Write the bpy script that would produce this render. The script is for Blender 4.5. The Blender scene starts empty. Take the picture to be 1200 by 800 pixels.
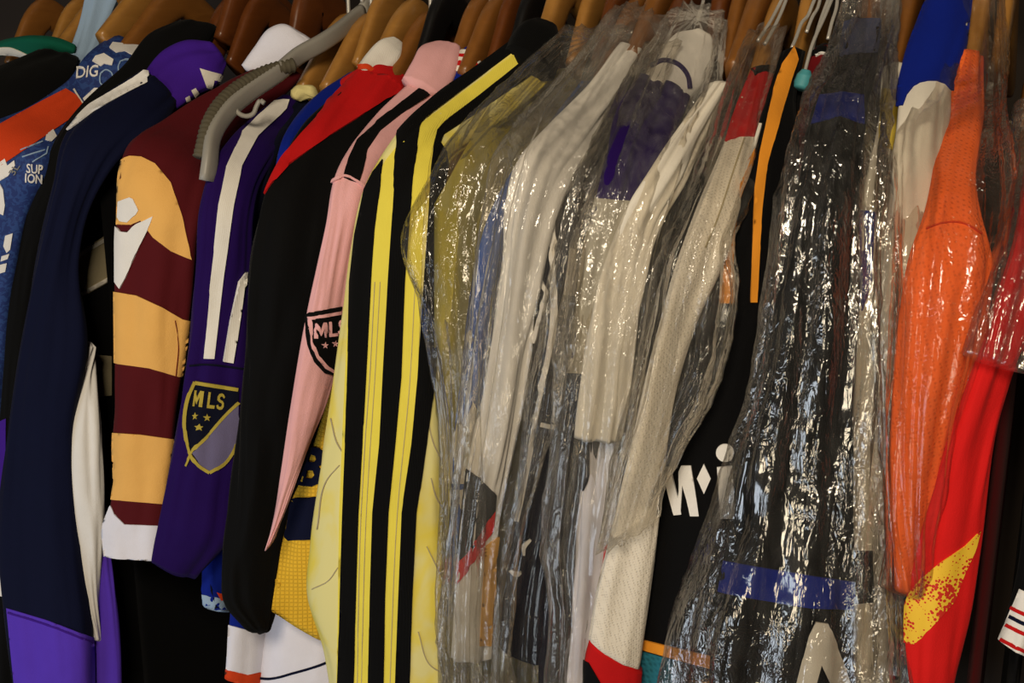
import bpy, bmesh, math
import numpy as np
from mathutils import Vector, Matrix
from mathutils.bvhtree import BVHTree
from mathutils.geometry import delaunay_2d_cdt

sc = bpy.context.scene
# ------------------------------------------------------------------ camera
FPX = 1400.0                                   # focal length in pixels of the 1200 x 800 frame
YAW, PIT = math.radians(25), math.radians(15)
CAM = np.array([0.42, -0.82, 1.66])
FW = np.array([-math.sin(YAW)*math.cos(PIT), math.cos(YAW)*math.cos(PIT), -math.sin(PIT)])
RT = np.array([math.cos(YAW), math.sin(YAW), 0.0])
UP = np.cross(RT, FW)
cd = bpy.data.cameras.new('camera')
cd.sensor_width = 36.0
cd.lens = FPX/1200*36.0
cd.clip_start = 0.02
cam = bpy.data.objects.new('camera', cd)
cam.matrix_world = Matrix(((RT[0], UP[0], -FW[0], CAM[0]), (RT[1], UP[1], -FW[1], CAM[1]), (RT[2], UP[2], -FW[2], CAM[2]), (0, 0, 0, 1)))
sc.collection.objects.link(cam)
sc.camera = cam
# ------------------------------------------------------------------ world, lights, exposure
w = bpy.data.worlds.new('room_ambient'); sc.world = w
w.use_nodes = True
w.node_tree.nodes['Background'].inputs[0].default_value = (0.75, 0.85, 1.0, 1)
w.node_tree.nodes['Background'].inputs[1].default_value = 0.004

def area(name, loc, target, size, power, col):
    l = bpy.data.lights.new(name, 'AREA'); l.shape = 'RECTANGLE'
    l.size, l.size_y = size; l.energy = power; l.color = col
    o = bpy.data.objects.new(name, l); o.location = loc
    o.rotation_euler = (Vector(target)-Vector(loc)).to_track_quat('-Z', 'Y').to_euler()
    sc.collection.objects.link(o)
    return o
area('ceiling_lamp_warm', (0.50, -1.50, 2.35), (0.1, 0.05, 1.45), (0.40, 0.40), 22.0, (1.0, 0.84, 0.62))
area('mid_fill_warm', (0.10, -1.9, 1.30), (0.1, 0.0, 1.35), (0.45, 0.55), 6.5, (1.0, 0.84, 0.60))  # added fill, no actual lamp: warm highlights on the bags at mid height
area('window_daylight', (-1.25, -1.9, 0.50), (-0.15, 0.0, 1.2), (1.6, 0.9), 17.0, (0.80, 0.89, 1.0))

sc.view_settings.view_transform = 'Standard'
sc.view_settings.look = 'None'
sc.view_settings.gamma = 1.0
sc.view_settings.use_curve_mapping = False
sc.view_settings.exposure = 0.0
sc.cycles.use_denoising = True
sc.cycles.transparent_max_bounces = 32
sc.cycles.max_bounces = 10

# ------------------------------------------------------------------ helpers
def at(px, py, Y):
    d = FW + RT*((px-600)/FPX) - UP*((py-400)/FPX)
    return CAM + d*((Y-CAM[1])/d[1])

def hash3(i, j, k):
    n = (i*374761393 + j*668265263 + k*1274126177) & 0x7fffffff
    n = ((n ^ (n >> 13))*1274126177) & 0x7fffffff
    return ((n ^ (n >> 16)) & 0xffff)/65535.0*2-1

def noise(x, y, z):
    x, y, z = np.broadcast_arrays(np.asarray(x, float), np.asarray(y, float), np.asarray(z, float))
    i, j, k = np.floor(x).astype(np.int64), np.floor(y).astype(np.int64), np.floor(z).astype(np.int64)
    fx, fy, fz = x-i, y-j, z-k
    fx, fy, fz = [f*f*f*(f*(f*6-15)+10) for f in (fx, fy, fz)]
    r = 0
    for a in (0, 1):
        for b in (0, 1):
            for c in (0, 1):
                r = r + hash3(i+a, j+b, k+c)*(fx if a else 1-fx)*(fy if b else 1-fy)*(fz if c else 1-fz)
    return r

def lin(c):
    return tuple((v/12.92 if v <= .04045 else ((v+.055)/1.055)**2.4) for v in c)

def rgb(r, g, b):
    return lin((r/255, g/255, b/255))+(1,)

def nodes(name):
    m = bpy.data.materials.new(name); m.use_nodes = True
    nt = m.node_tree
    return m, nt, nt.nodes, nt.links, nt.nodes['Principled BSDF']

def fabric(name, col, rough=.85, kind='weave', scale=1.0, bump=.25, var=.08, sheen=.02, spec=.12):
    m, nt, N, L, P = nodes(name)
    P.inputs['Roughness'].default_value = rough
    P.inputs['Specular IOR Level'].default_value = spec
    P.inputs['Sheen Weight'].default_value = sheen
    P.inputs['Sheen Roughness'].default_value = .5
    tc = N.new('ShaderNodeTexCoord')
    nz = N.new('ShaderNodeTexNoise'); nz.inputs['Scale'].default_value = 38; nz.inputs['Detail'].default_value = 5
    L.new(tc.outputs['Object'], nz.inputs['Vector'])
    mx = N.new('ShaderNodeMix'); mx.data_type = 'RGBA'
    mx.inputs[6].default_value = tuple(c*(1-var) for c in col[:3])+(1,)
    mx.inputs[7].default_value = tuple(min(1, c*(1+var)) for c in col[:3])+(1,)
    L.new(nz.outputs['Fac'], mx.inputs[0])
    base = mx.outputs[2]
    if kind == 'weave':
        tx = N.new('ShaderNodeTexNoise'); tx.inputs['Scale'].default_value = 900*scale; tx.inputs['Detail'].default_value = 2
        h = tx.outputs['Fac']; L.new(tc.outputs['Object'], tx.inputs['Vector'])
    elif kind == 'mesh':
        mp = N.new('ShaderNodeMapping'); mp.inputs['Rotation'].default_value = (0, .35, .2)
        L.new(tc.outputs['Object'], mp.inputs['Vector'])
        tx = N.new('ShaderNodeTexVoronoi'); tx.inputs['Scale'].default_value = 260*scale; tx.inputs['Randomness'].default_value = .25
        L.new(mp.outputs['Vector'], tx.inputs['Vector']); h = tx.outputs['Distance']
    elif kind == 'rib':
        mp = N.new('ShaderNodeMapping')
        L.new(tc.outputs['Object'], mp.inputs['Vector'])
        tx = N.new('ShaderNodeTexWave'); tx.wave_type = 'BANDS'; tx.bands_direction = 'X'
        tx.inputs['Scale'].default_value = 330*scale; tx.inputs['Distortion'].default_value = .3
        L.new(mp.outputs['Vector'], tx.inputs['Vector']); h = tx.outputs['Fac']
    elif kind == 'grid':
        tx = N.new('ShaderNodeTexBrick'); tx.offset = 0
        mp = N.new('ShaderNodeMapping'); mp.inputs['Rotation'].default_value = (math.radians(90), 0, 0)
        L.new(tc.outputs['Object'], mp.inputs['Vector'])
        tx.inputs['Scale'].default_value = 130*scale; tx.inputs['Mortar Size'].default_value = .12; tx.inputs['Mortar Smooth'].default_value = 1
        tx.inputs['Brick Width'].default_value = .5; tx.inputs['Row Height'].default_value = .5
        tx.inputs['Color1'].default_value = (1, 1, 1, 1); tx.inputs['Color2'].default_value = (1, 1, 1, 1); tx.inputs['Mortar'].default_value = (0, 0, 0, 1)
        L.new(mp.outputs['Vector'], tx.inputs['Vector']); h = tx.outputs['Color']
    if kind in ('mesh', 'grid'):
        m2 = N.new('ShaderNodeMix'); m2.data_type = 'RGBA'; m2.blend_type = 'MULTIPLY'
        m2.inputs[0].default_value = .22
        L.new(base, m2.inputs[6]); L.new(h, m2.inputs[7]); 
        if kind == 'mesh':
            mr = N.new('ShaderNodeMapRange'); mr.inputs[1].default_value = 0; mr.inputs[2].default_value = .45
            L.new(h, mr.inputs[0]); L.new(mr.outputs[0], m2.inputs[7]); h = mr.outputs[0]
        base = m2.outputs[2]
    L.new(base, P.inputs['Base Color'])
    b1 = N.new('ShaderNodeBump'); b1.inputs['Strength'].default_value = bump; b1.inputs['Distance'].default_value = .001
    L.new(h, b1.inputs['Height'])
    b2 = N.new('ShaderNodeBump'); b2.inputs['Strength'].default_value = .25; b2.inputs['Distance'].default_value = .004
    L.new(nz.outputs['Fac'], b2.inputs['Height']); L.new(b1.outputs[0], b2.inputs['Normal'])
    L.new(b2.outputs[0], P.inputs['Normal'])
    return m

def blotched(name, cola, colb, scale=60, lo=.48, hi=.52, rough=.8, dist=1.5, stretch=(1, 1, 1)):
    """a printed pattern of two inks"""
    m, nt, N, L, P = nodes(name)
    P.inputs['Roughness'].default_value = rough
    tc = N.new('ShaderNodeTexCoord'); mp = N.new('ShaderNodeMapping'); mp.inputs['Scale'].default_value = stretch
    nz = N.new('ShaderNodeTexNoise'); nz.inputs['Scale'].default_value = scale; nz.inputs['Detail'].default_value = 3; nz.inputs['Distortion'].default_value = dist
    rp = N.new('ShaderNodeMapRange'); rp.inputs[1].default_value = lo; rp.inputs[2].default_value = hi
    mx = N.new('ShaderNodeMix'); mx.data_type = 'RGBA'; mx.inputs[6].default_value = cola; mx.inputs[7].default_value = colb
    L.new(tc.outputs['Object'], mp.inputs[0]); L.new(mp.outputs[0], nz.inputs['Vector']); L.new(nz.outputs['Fac'], rp.inputs[0])
    L.new(rp.outputs[0], mx.inputs[0]); L.new(mx.outputs[2], P.inputs['Base Color'])
    return m

def speckled(name, cola, colb, scale=420, thr=.35):
    m, nt, N, L, P = nodes(name)
    P.inputs['Roughness'].default_value = .75
    tc = N.new('ShaderNodeTexCoord')
    v = N.new('ShaderNodeTexVoronoi'); v.inputs['Scale'].default_value = scale
    nz = N.new('ShaderNodeTexNoise'); nz.inputs['Scale'].default_value = 70; nz.inputs['Detail'].default_value = 2
    ad = N.new('ShaderNodeMath'); ad.operation = 'MULTIPLY_ADD'; ad.inputs[1].default_value = 1.9; ad.inputs[2].default_value = -.58
    lt = N.new('ShaderNodeMath'); lt.operation = 'LESS_THAN'
    mx = N.new('ShaderNodeMix'); mx.data_type = 'RGBA'; mx.inputs[6].default_value = cola; mx.inputs[7].default_value = colb
    L.new(tc.outputs['Object'], v.inputs['Vector']); L.new(tc.outputs['Object'], nz.inputs['Vector'])
    L.new(nz.outputs['Fac'], ad.inputs[0]); L.new(v.outputs['Distance'], lt.inputs[0]); L.new(ad.outputs[0], lt.inputs[1])
    L.new(lt.outputs[0], mx.inputs[0]); L.new(mx.outputs[2], P.inputs['Base Color'])
    return m

def wood(name, c1, c2, rough=.38):
    m, nt, N, L, P = nodes(name)
    P.inputs['Roughness'].default_value = rough
    P.inputs['Coat Weight'].default_value = .25; P.inputs['Coat Roughness'].default_value = .25
    tc = N.new('ShaderNodeTexCoord'); mp = N.new('ShaderNodeMapping'); mp.inputs['Scale'].default_value = (30, 6, 26)
    nz = N.new('ShaderNodeTexNoise'); nz.inputs['Scale'].default_value = 3.2; nz.inputs['Detail'].default_value = 6; nz.inputs['Distortion'].default_value = .9
    mx = N.new('ShaderNodeMix'); mx.data_type = 'RGBA'; mx.inputs[6].default_value = c1; mx.inputs[7].default_value = c2
    L.new(tc.outputs['Object'], mp.inputs[0]); L.new(mp.outputs[0], nz.inputs['Vector']); L.new(nz.outputs['Fac'], mx.inputs[0])
    L.new(mx.outputs[2], P.inputs['Base Color'])
    b = N.new('ShaderNodeBump'); b.inputs['Strength'].default_value = .12; b.inputs['Distance'].default_value = .002
    L.new(nz.outputs['Fac'], b.inputs['Height']); L.new(b.outputs[0], P.inputs['Normal'])
    return m

def plain(name, col, rough=.5, metal=0.0):
    m, nt, N, L, P = nodes(name)
    P.inputs['Base Color'].default_value = col; P.inputs['Roughness'].default_value = rough; P.inputs['Metallic'].default_value = metal
    nz = N.new('ShaderNodeTexNoise'); nz.inputs['Scale'].default_value = 120
    tc = N.new('ShaderNodeTexCoord'); L.new(tc.outputs['Object'], nz.inputs['Vector'])
    b = N.new('ShaderNodeBump'); b.inputs['Strength'].default_value = .06; b.inputs['Distance'].default_value = .002
    L.new(nz.outputs['Fac'], b.inputs['Height']); L.new(b.outputs[0], P.inputs['Normal'])
    return m

def film(name, milk=.10, gloss=.10, tint=(.93, .91, .87), rough=.12, seed=0.0, crease=.45, fine=.6):
    """clear crumpled polythene: lets light through, mirrors the lamps on its creases, slightly milky"""
    m, nt, N, L, P = nodes(name)
    N.remove(P)
    out = N['Material Output']
    tc = N.new('ShaderNodeTexCoord')
    mp = N.new('ShaderNodeMapping'); mp.inputs['Scale'].default_value = (1, 1, .16); mp.inputs['Location'].default_value = (seed, seed*1.7, seed*.3)
    mq = N.new('ShaderNodeMapping'); mq.inputs['Scale'].default_value = (1, 1, .6); mq.inputs['Location'].default_value = (seed*2, seed, seed*.7)
    L.new(tc.outputs['Object'], mp.inputs[0]); L.new(tc.outputs['Object'], mq.inputs[0])
    n1 = N.new('ShaderNodeTexNoise'); n1.inputs['Scale'].default_value = 95; n1.inputs['Detail'].default_value = 3; n1.inputs['Distortion'].default_value = .5
    L.new(mp.outputs[0], n1.inputs['Vector'])                       # long pulled creases
    n2 = N.new('ShaderNodeTexNoise'); n2.inputs['Scale'].default_value = 105; n2.inputs['Detail'].default_value = 3; n2.inputs['Distortion'].default_value = 1.0
    L.new(mq.outputs[0], n2.inputs['Vector'])                       # short crumples
    n0 = N.new('ShaderNodeTexNoise'); n0.inputs['Scale'].default_value = 16; n0.inputs['Detail'].default_value = 2
    L.new(mq.outputs[0], n0.inputs['Vector'])                       # where the film is crumpled
    ms = N.new('ShaderNodeMapRange'); ms.inputs[1].default_value = .38; ms.inputs[2].default_value = .62; L.new(n0.outputs['Fac'], ms.inputs[0])
    ab = N.new('ShaderNodeMath'); ab.operation = 'SUBTRACT'; ab.inputs[1].default_value = .5; L.new(n2.outputs['Fac'], ab.inputs[0])
    a2 = N.new('ShaderNodeMath'); a2.operation = 'ABSOLUTE'; L.new(ab.outputs[0], a2.inputs[0])
    mu = N.new('ShaderNodeMath'); mu.operation = 'MULTIPLY'; L.new(a2.outputs[0], mu.inputs[0]); L.new(ms.outputs[0], mu.inputs[1])
    b1 = N.new('ShaderNodeBump'); b1.inputs['Strength'].default_value = crease; b1.inputs['Distance'].default_value = .006
    L.new(n1.outputs['Fac'], b1.inputs['Height'])
    b2 = N.new('ShaderNodeBump'); b2.inputs['Strength'].default_value = fine; b2.inputs['Distance'].default_value = .008
    L.new(mu.outputs[0], b2.inputs['Height']); L.new(b1.outputs[0], b2.inputs['Normal'])
    tr = N.new('ShaderNodeBsdfTransparent'); tr.inputs[0].default_value = tint+(1,)
    gl = N.new('ShaderNodeBsdfGlossy'); gl.inputs['Color'].default_value = (1, 1, 1, 1); gl.inputs['Roughness'].default_value = rough
    L.new(b2.outputs[0], gl.inputs['Normal'])
    fr = N.new('ShaderNodeFresnel'); fr.inputs[0].default_value = 1.5; L.new(b2.outputs[0], fr.inputs['Normal'])
    ma = N.new('ShaderNodeMath'); ma.operation = 'MULTIPLY_ADD'; ma.inputs[1].default_value = .5; ma.inputs[2].default_value = gloss-.04; ma.use_clamp = True
    L.new(fr.outputs[0], ma.inputs[0])
    s1 = N.new('ShaderNodeMixShader'); L.new(ma.outputs[0], s1.inputs[0]); L.new(tr.outputs[0], s1.inputs[1]); L.new(gl.outputs[0], s1.inputs[2])
    df = N.new('ShaderNodeBsdfDiffuse'); df.inputs[0].default_value = (.80, .78, .74, 1); L.new(b2.outputs[0], df.inputs['Normal'])
    tl = N.new('ShaderNodeBsdfTranslucent'); tl.inputs[0].default_value = (.80, .78, .74, 1); L.new(b2.outputs[0], tl.inputs['Normal'])
    s3 = N.new('ShaderNodeMixShader'); s3.inputs[0].default_value = .4; L.new(df.outputs[0], s3.inputs[1]); L.new(tl.outputs[0], s3.inputs[2])
    mr = N.new('ShaderNodeMapRange'); mr.inputs[1].default_value = .3; mr.inputs[2].default_value = .7; mr.inputs[3].default_value = milk*.4; mr.inputs[4].default_value = milk*1.7
    L.new(n1.outputs['Fac'], mr.inputs[0])
    s2 = N.new('ShaderNodeMixShader'); L.new(mr.outputs[0], s2.inputs[0]); L.new(s1.outputs[0], s2.inputs[1]); L.new(s3.outputs[0], s2.inputs[2])
    L.new(s2.outputs[0], out.inputs['Surface'])
    return m

OFF = {}
def mesh_obj(name, V, F, mat, parent=None, smooth=True):
    """V (n,3) world coordinates, F list / array of faces -> one object under its thing"""
    V = np.asarray(V, float)
    off = OFF.get(parent.name, np.zeros(3)) if parent else np.zeros(3)
    me = bpy.data.meshes.new(name)
    if isinstance(F, np.ndarray):
        k = F.shape[1]
        me.vertices.add(len(V)); me.vertices.foreach_set('co', (V-off).astype(np.float32).ravel())
        me.loops.add(F.size); me.loops.foreach_set('vertex_index', F.astype(np.int32).ravel())
        me.polygons.add(len(F)); me.polygons.foreach_set('loop_start', np.arange(0, F.size, k, dtype=np.int32))
        me.update(calc_edges=True)
    else:
        me.from_pydata((V-off).tolist(), [], [tuple(f) for f in F])
    me.polygons.foreach_set('use_smooth', np.full(len(me.polygons), smooth))
    if mat: me.materials.append(mat)
    o = bpy.data.objects.new(name, me); sc.collection.objects.link(o)
    if parent:
        o.parent = parent; OFF[o.name] = off
    return o

def thing(name, label, cat, loc, group=None):
    o = bpy.data.objects.new(name, None); o.empty_display_size = .03
    sc.collection.objects.link(o); o.location = tuple(float(v) for v in loc)
    OFF[o.name] = np.array(loc, float)
    o['label'] = label; o['category'] = cat
    if group: o['group'] = group
    return o

def ring_faces(nt, nu):
    i, j = np.meshgrid(np.arange(nt-1), np.arange(nu), indexing='ij')
    a = i*nu+j; b = i*nu+(j+1) % nu
    return np.stack([a, b, b+nu, a+nu], -1).reshape(-1, 4)

def crom(P, n):
    """Catmull-Rom through rows of P, n samples spread by chord length of the mean of the columns pairs"""
    P = np.asarray(P, float)
    c = (P[:, 0:3]+P[:, 3:6])/2 if P.shape[1] >= 6 else P[:, :3]
    d = np.r_[0, np.cumsum(np.maximum(np.linalg.norm(np.diff(c, axis=0), axis=1), 1e-5))]
    s = np.linspace(0, d[-1], n)
    k = np.clip(np.searchsorted(d, s, side='right')-1, 0, len(P)-2)
    h = (d[k+1]-d[k]); t = ((s-d[k])/h)[:, None]
    m = np.gradient(P, d, axis=0) if len(P) > 2 else np.repeat((P[1:]-P[:1])/d[-1], 2, 0)
    h = h[:, None]
    return ((2*t**3-3*t**2+1)*P[k]+(t**3-2*t**2+t)*h*m[k]+(-2*t**3+3*t**2)*P[k+1]+(t**3-t**2)*h*m[k+1])

class Surf:
    """a soft closed shape swept through stations; each station = two edge points of the shape and their depth behind the shoulder tips"""
    def __init__(s, st, b=.42, bmin=.006, bmax=.03, nu=48, nt=96, fold=.003, seed=0, dy=.02, flat=2.3, fu=1.6, ft=9, open_end=False, crinkle=0, vfold=0):
        rows = []
        for r in st:
            xl, yl, xr, yr, Y = r[:5]
            YR = r[5] if len(r) > 5 else Y+dy
            rows.append(np.r_[at(xl, yl, Y), at(xr, yr, YR)])
        P = crom(rows, nt)
        Lp, Rp = P[:, :3], P[:, 3:]
        c = (Lp+Rp)/2; a = (Rp-Lp)/2
        T = np.gradient(c, axis=0); T /= np.linalg.norm(T, axis=1)[:, None]+1e-9
        n = np.cross(T, a); n /= np.linalg.norm(n, axis=1)[:, None]+1e-9
        sg = np.sign(np.sum(n*(CAM-c), axis=1)); n *= sg[:, None]
        k = np.ones(7)/7                                                   # even the facing out along the sweep
        n = np.stack([np.convolve(np.pad(n[:, q], 3, mode='edge'), k, mode='valid') for q in range(3)], 1)
        n /= np.linalg.norm(n, axis=1)[:, None]
        al = np.linalg.norm(a, axis=1)
        bb = np.clip(al*b, bmin, bmax)
        th = np.linspace(0, 2*math.pi, nu, endpoint=False)
        cs, sn = np.cos(th), np.sin(th)
        ce = np.sign(cs)*np.abs(cs)**(2/flat); se = np.sign(sn)*np.abs(sn)**(2/flat)
        V = c[:, None, :]+a[:, None, :]*ce[None, :, None]+n[:, None, :]*(bb[:, None]*se[None, :])[:, :, None]
        nr = n[:, None, :]*sn[None, :, None]+(a/al[:, None])[:, None, :]*cs[None, :, None]
        t = np.linspace(0, 1, nt)[:, None]
        ln = np.sum(np.linalg.norm(np.diff(c, axis=0), axis=1))
        z = t*ln
        wrp = .5*noise(z*6+seed, cs[None]*1.2, sn[None]*1.2+seed*3)
        d = fold*(noise(cs[None]*fu+seed+wrp, sn[None]*fu*1.0, z*ft+seed*7)+.5*noise(cs[None]*fu*2.6+seed, sn[None]*fu*2.6+wrp, z*ft*1.7+seed*5))
        if vfold:
            q = noise(cs[None]*4.5+seed*3+wrp*.7, sn[None]*3.2, z*2.6+seed)
            d = d+vfold*(1-2.4*np.abs(q))
        if crinkle:
            q = noise(V[..., 0]*48+wrp*2, V[..., 1]*48, V[..., 2]*22+seed)
            q2 = noise(V[..., 0]*110+seed, V[..., 1]*110+wrp*3, V[..., 2]*60)
            d = d+crinkle*(.8-2*np.abs(q))+crinkle*.5*(.8-2*np.abs(q2))
        V = V+nr*d[:, :, None]
        s.grid = V; s.nt, s.nu = nt, nu; s.c = c
        F = ring_faces(nt, nu)
        VV = V.reshape(-1, 3)
        # top: closed with an inset ring; end: closed, or turned inside like a hem
        extra, fx = [], []
        base = len(VV)
        top = V[0].mean(0)+(V[0]-V[0].mean(0))*.35-(T[0]*.004)
        extra.append(top); j = np.arange(nu); j2 = (j+1) % nu
        fx.append(np.stack([base+j, base+j2, j2, j], -1))
        cap0 = list(range(base+nu-1, base-1, -1))
        e0 = (nt-1)*nu; last = V[-1]; lc = last.mean(0); base2 = base+nu
        if open_end:
            r1 = lc+(last-lc)*.93-T[-1]*.001; r2 = lc+(last-lc)*.86-T[-1]*.03
        else:
            r1 = lc+(last-lc)*.8+T[-1]*.002; r2 = lc+(last-lc)*.35+T[-1]*.003
        extra += [r1, r2]
        fx.append(np.stack([e0+j, e0+j2, base2+j2, base2+j], -1))
        fx.append(np.stack([base2+j, base2+j2, base2+nu+j2, base2+nu+j], -1))
        s.V = np.concatenate([VV]+extra); s.F = np.concatenate([F]+fx)
        cen = len(s.V); s.V = np.concatenate([s.V, top.mean(0)[None], r2.mean(0)[None]])
        f1 = np.stack([np.full(nu, cen), j2+base, j+base, j+base], -1)[:, :3]
        f2 = np.stack([np.full(nu, cen+1), base2+nu+j, base2+nu+j2], -1)
        s.tri = np.concatenate([f1, f2])
        s._b = None
    def faces(s):
        return [tuple(f) for f in s.F.tolist()]+[tuple(f) for f in s.tri.tolist()]
    def build(s, name, mat, parent):
        s.obj = mesh_obj(name, s.V, s.faces(), mat, parent)
        return s.obj
    @property
    def bvh(s):
        if s._b is None: s._b = BVHTree.FromPolygons(s.V.tolist(), s.F.tolist())
        return s._b

class Slab(Surf):
    """the body of a garment: a soft panel hanging from the shoulders, its plane across the rail"""
    def __init__(s, T, N, Y0=.10, Y1=.40, th=.009, zbot=.88, fold=.0035, seed=0, dx=0.0, drop=.02, fy=22, kx=1.0):
        ns, nv = 44, 60
        ys = np.linspace(Y0, Y1, ns); sfrac = np.linspace(-1, 1, ns)
        hp = th/2*np.sqrt(np.maximum(0, 1-np.abs(sfrac)**5))
        slope = max(.3, (N[2]-T[2])/.14)
        zt = N[2]-np.maximum(0, np.abs(ys-.21)-.07)*slope-drop
        dX = np.clip(N[0]-T[0], -.02, .02)*kx
        xx = T[0]+dX*np.minimum(ys, .28)/.14+dx
        v = np.linspace(0, 1, nv)[:, None]
        z = zt[None]-v*(zt[None]-zbot)
        f = fold*(noise(ys[None]*fy+seed, z*2.2, seed*3.1)+.5*noise(ys[None]*fy*2.1, z*4+seed, seed*1.3))*np.minimum(1, v*4+.15)
        h = hp[None]*np.minimum(1, v*14+.05)
        A = np.stack([xx[None]+f+h, np.broadcast_to(ys[None], z.shape), z], -1)
        B = np.stack([xx[None]+f-h, np.broadcast_to(ys[None], z.shape), z], -1)
        V = np.concatenate([A, B[:, ::-1]], 1); nu = 2*ns
        s.grid = V; s.V = V.reshape(-1, 3); s.F = ring_faces(nv, nu); s.tri = np.zeros((0, 3), int); s._b = None

SURF_EPS = .0008
def skirt(V3, tris, N3, off, low=-.0004):
    """raise a sheet by off along its normals and close its rim down to the cloth"""
    cnt = {}
    for t in tris:
        for q in range(3):
            e = (t[q], t[(q+1) % 3]); k = (min(e), max(e))
            cnt.setdefault(k, []).append(e)
    up = V3+N3*off; dn = V3+N3*low
    n = len(V3); F = [tuple(t) for t in tris]
    for k, es in cnt.items():
        if len(es) == 1:
            a, b = es[0]; F.append((b+n, a+n, a+2*n, b+2*n))
    return np.concatenate([up, up, dn]), F

def cast(pts, targets):
    H = np.zeros((len(pts), 3)); Nn = np.zeros((len(pts), 3)); ok = np.zeros(len(pts), bool)
    for i, (px, py) in enumerate(pts):
        d = FW+RT*((px-600)/FPX)-UP*((py-400)/FPX); d = d/np.linalg.norm(d)
        best = 1e9
        for s in targets:
            loc, nrm, idx, dist = s.bvh.ray_cast(Vector(CAM), Vector(d))
            if loc is not None and dist < best:
                best = dist; H[i] = loc; nv = np.array(nrm); Nn[i] = nv if nv@d < 0 else -nv; ok[i] = True
    return H, Nn, ok

def inside(poly_list, x, y):
    c = False
    for poly in poly_list:
        n = len(poly)
        for i in range(n):
            x1, y1 = poly[i]; x2, y2 = poly[(i+1) % n]
            if (y1 > y) != (y2 > y) and x < (x2-x1)*(y-y1)/(y2-y1)+x1: c = not c
    return c

def lay(name, mat, parent, P2, tris, targets, off):
    if not isinstance(targets, (list, tuple)): targets = [targets]
    H, Nn, ok = cast(P2, targets)
    if ok.any() and not ok.all():                              # points past the outline slide back to the edge of the cloth
        PA = np.array(P2, float); good = np.where(ok)[0]
        for i in np.where(~ok)[0]:
            j = good[np.argmin(np.sum((PA[good]-PA[i])**2, 1))]
            a, q = PA[j], PA[i]; bh, bn = H[j], Nn[j]
            for _ in range(8):
                m = (a+q)/2
                h1, n1, o1 = cast([m], targets)
                if o1[0]: a, bh, bn = m, h1[0], n1[0]
                else: q = m
            H[i], Nn[i], ok[i] = bh, bn, True
    tris = [t for t in tris if ok[t[0]] and ok[t[1]] and ok[t[2]] and max(np.linalg.norm(H[t[0]]-H[t[1]]), np.linalg.norm(H[t[1]]-H[t[2]])) < .05]
    if not tris: print('EMPTY PATCH', name, parent.name); return None
    used = sorted({i for t in tris for i in t}); mp = {u: k for k, u in enumerate(used)}
    tris = [tuple(mp[i] for i in t) for t in tris]
    V, F = skirt(H[used], tris, Nn[used], off+.0003)
    used = np.zeros(len(V), bool)
    for f in F: used[list(f)] = True
    ix = np.cumsum(used)-1
    return mesh_obj(name, V[used], [tuple(int(ix[i]) for i in f) for f in F], mat, parent)

def patch(name, mat, parent, polys, targets, off=SURF_EPS, step=4):
    """cloth panel, stripe or print sewn onto a surface; polys = outlines (even-odd)"""
    if not isinstance(polys[0][0], (tuple, list)): polys = [polys]
    if not isinstance(targets, (list, tuple)): targets = [targets]
    pts, edges = [], []
    for poly in polys:
        dense = []
        for i in range(len(poly)):
            a, b = np.array(poly[i], float), np.array(poly[(i+1) % len(poly)], float)
            k = max(1, int(np.linalg.norm(b-a)/step))
            dense += [a+(b-a)*q/k for q in range(k)]
        s0 = len(pts); pts += [tuple(d) for d in dense]
        edges += [(s0+i, s0+(i+1) % len(dense)) for i in range(len(dense))]
    A = np.array(pts); lo, hi = A.min(0), A.max(0)
    gx = np.arange(lo[0]+step/2, hi[0], step); gy = np.arange(lo[1]+step/2, hi[1], step)
    for x in gx:
        for y in gy:
            if inside(polys, x, y) and np.min(np.sum((A-(x, y))**2, 1)) > (step*.45)**2: pts.append((x, y))
    r = delaunay_2d_cdt([Vector(p) for p in pts], edges, [], 0, 1e-4)
    P2 = [tuple(p) for p in r[0]]; tris = []
    for f in r[2]:
        c = np.mean([P2[i] for i in f], axis=0)
        if inside(polys, c[0], c[1]): tris.append(tuple(f))
    return lay(name, mat, parent, P2, tris, targets, off)

def smooth_line(pts, k=8):
    P = np.array([tuple(p)+(0,) for p in pts], float)
    return [tuple(q[:2]) for q in crom(P, k*(len(pts)-1)+1)]

def stroke(pts, wd, smooth=True):
    """outline of a line of given width (a number, or one per point)"""
    P = np.array(smooth_line(pts) if smooth and len(pts) > 2 else pts, float)
    wd = np.interp(np.linspace(0, 1, len(P)), np.linspace(0, 1, np.size(wd)), np.atleast_1d(wd)) if np.size(wd) > 1 else np.full(len(P), wd)
    T = np.gradient(P, axis=0); T /= np.linalg.norm(T, axis=1)[:, None]+1e-9
    Nn = np.stack([-T[:, 1], T[:, 0]], 1)*wd[:, None]/2
    return [tuple(p) for p in (P+Nn)]+[tuple(p) for p in (P-Nn)[::-1]]

def circle(x, y, r, n=18, ry=None):
    ry = ry or r
    return [(x+r*math.cos(2*math.pi*i/n), y+ry*math.sin(2*math.pi*i/n)) for i in range(n)]

def star(x, y, r, n=5):
    return [(x+(r if i % 2 == 0 else r*.42)*math.sin(math.pi*i/n), y-(r if i % 2 == 0 else r*.42)*math.cos(math.pi*i/n)) for i in range(2*n)]

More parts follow.
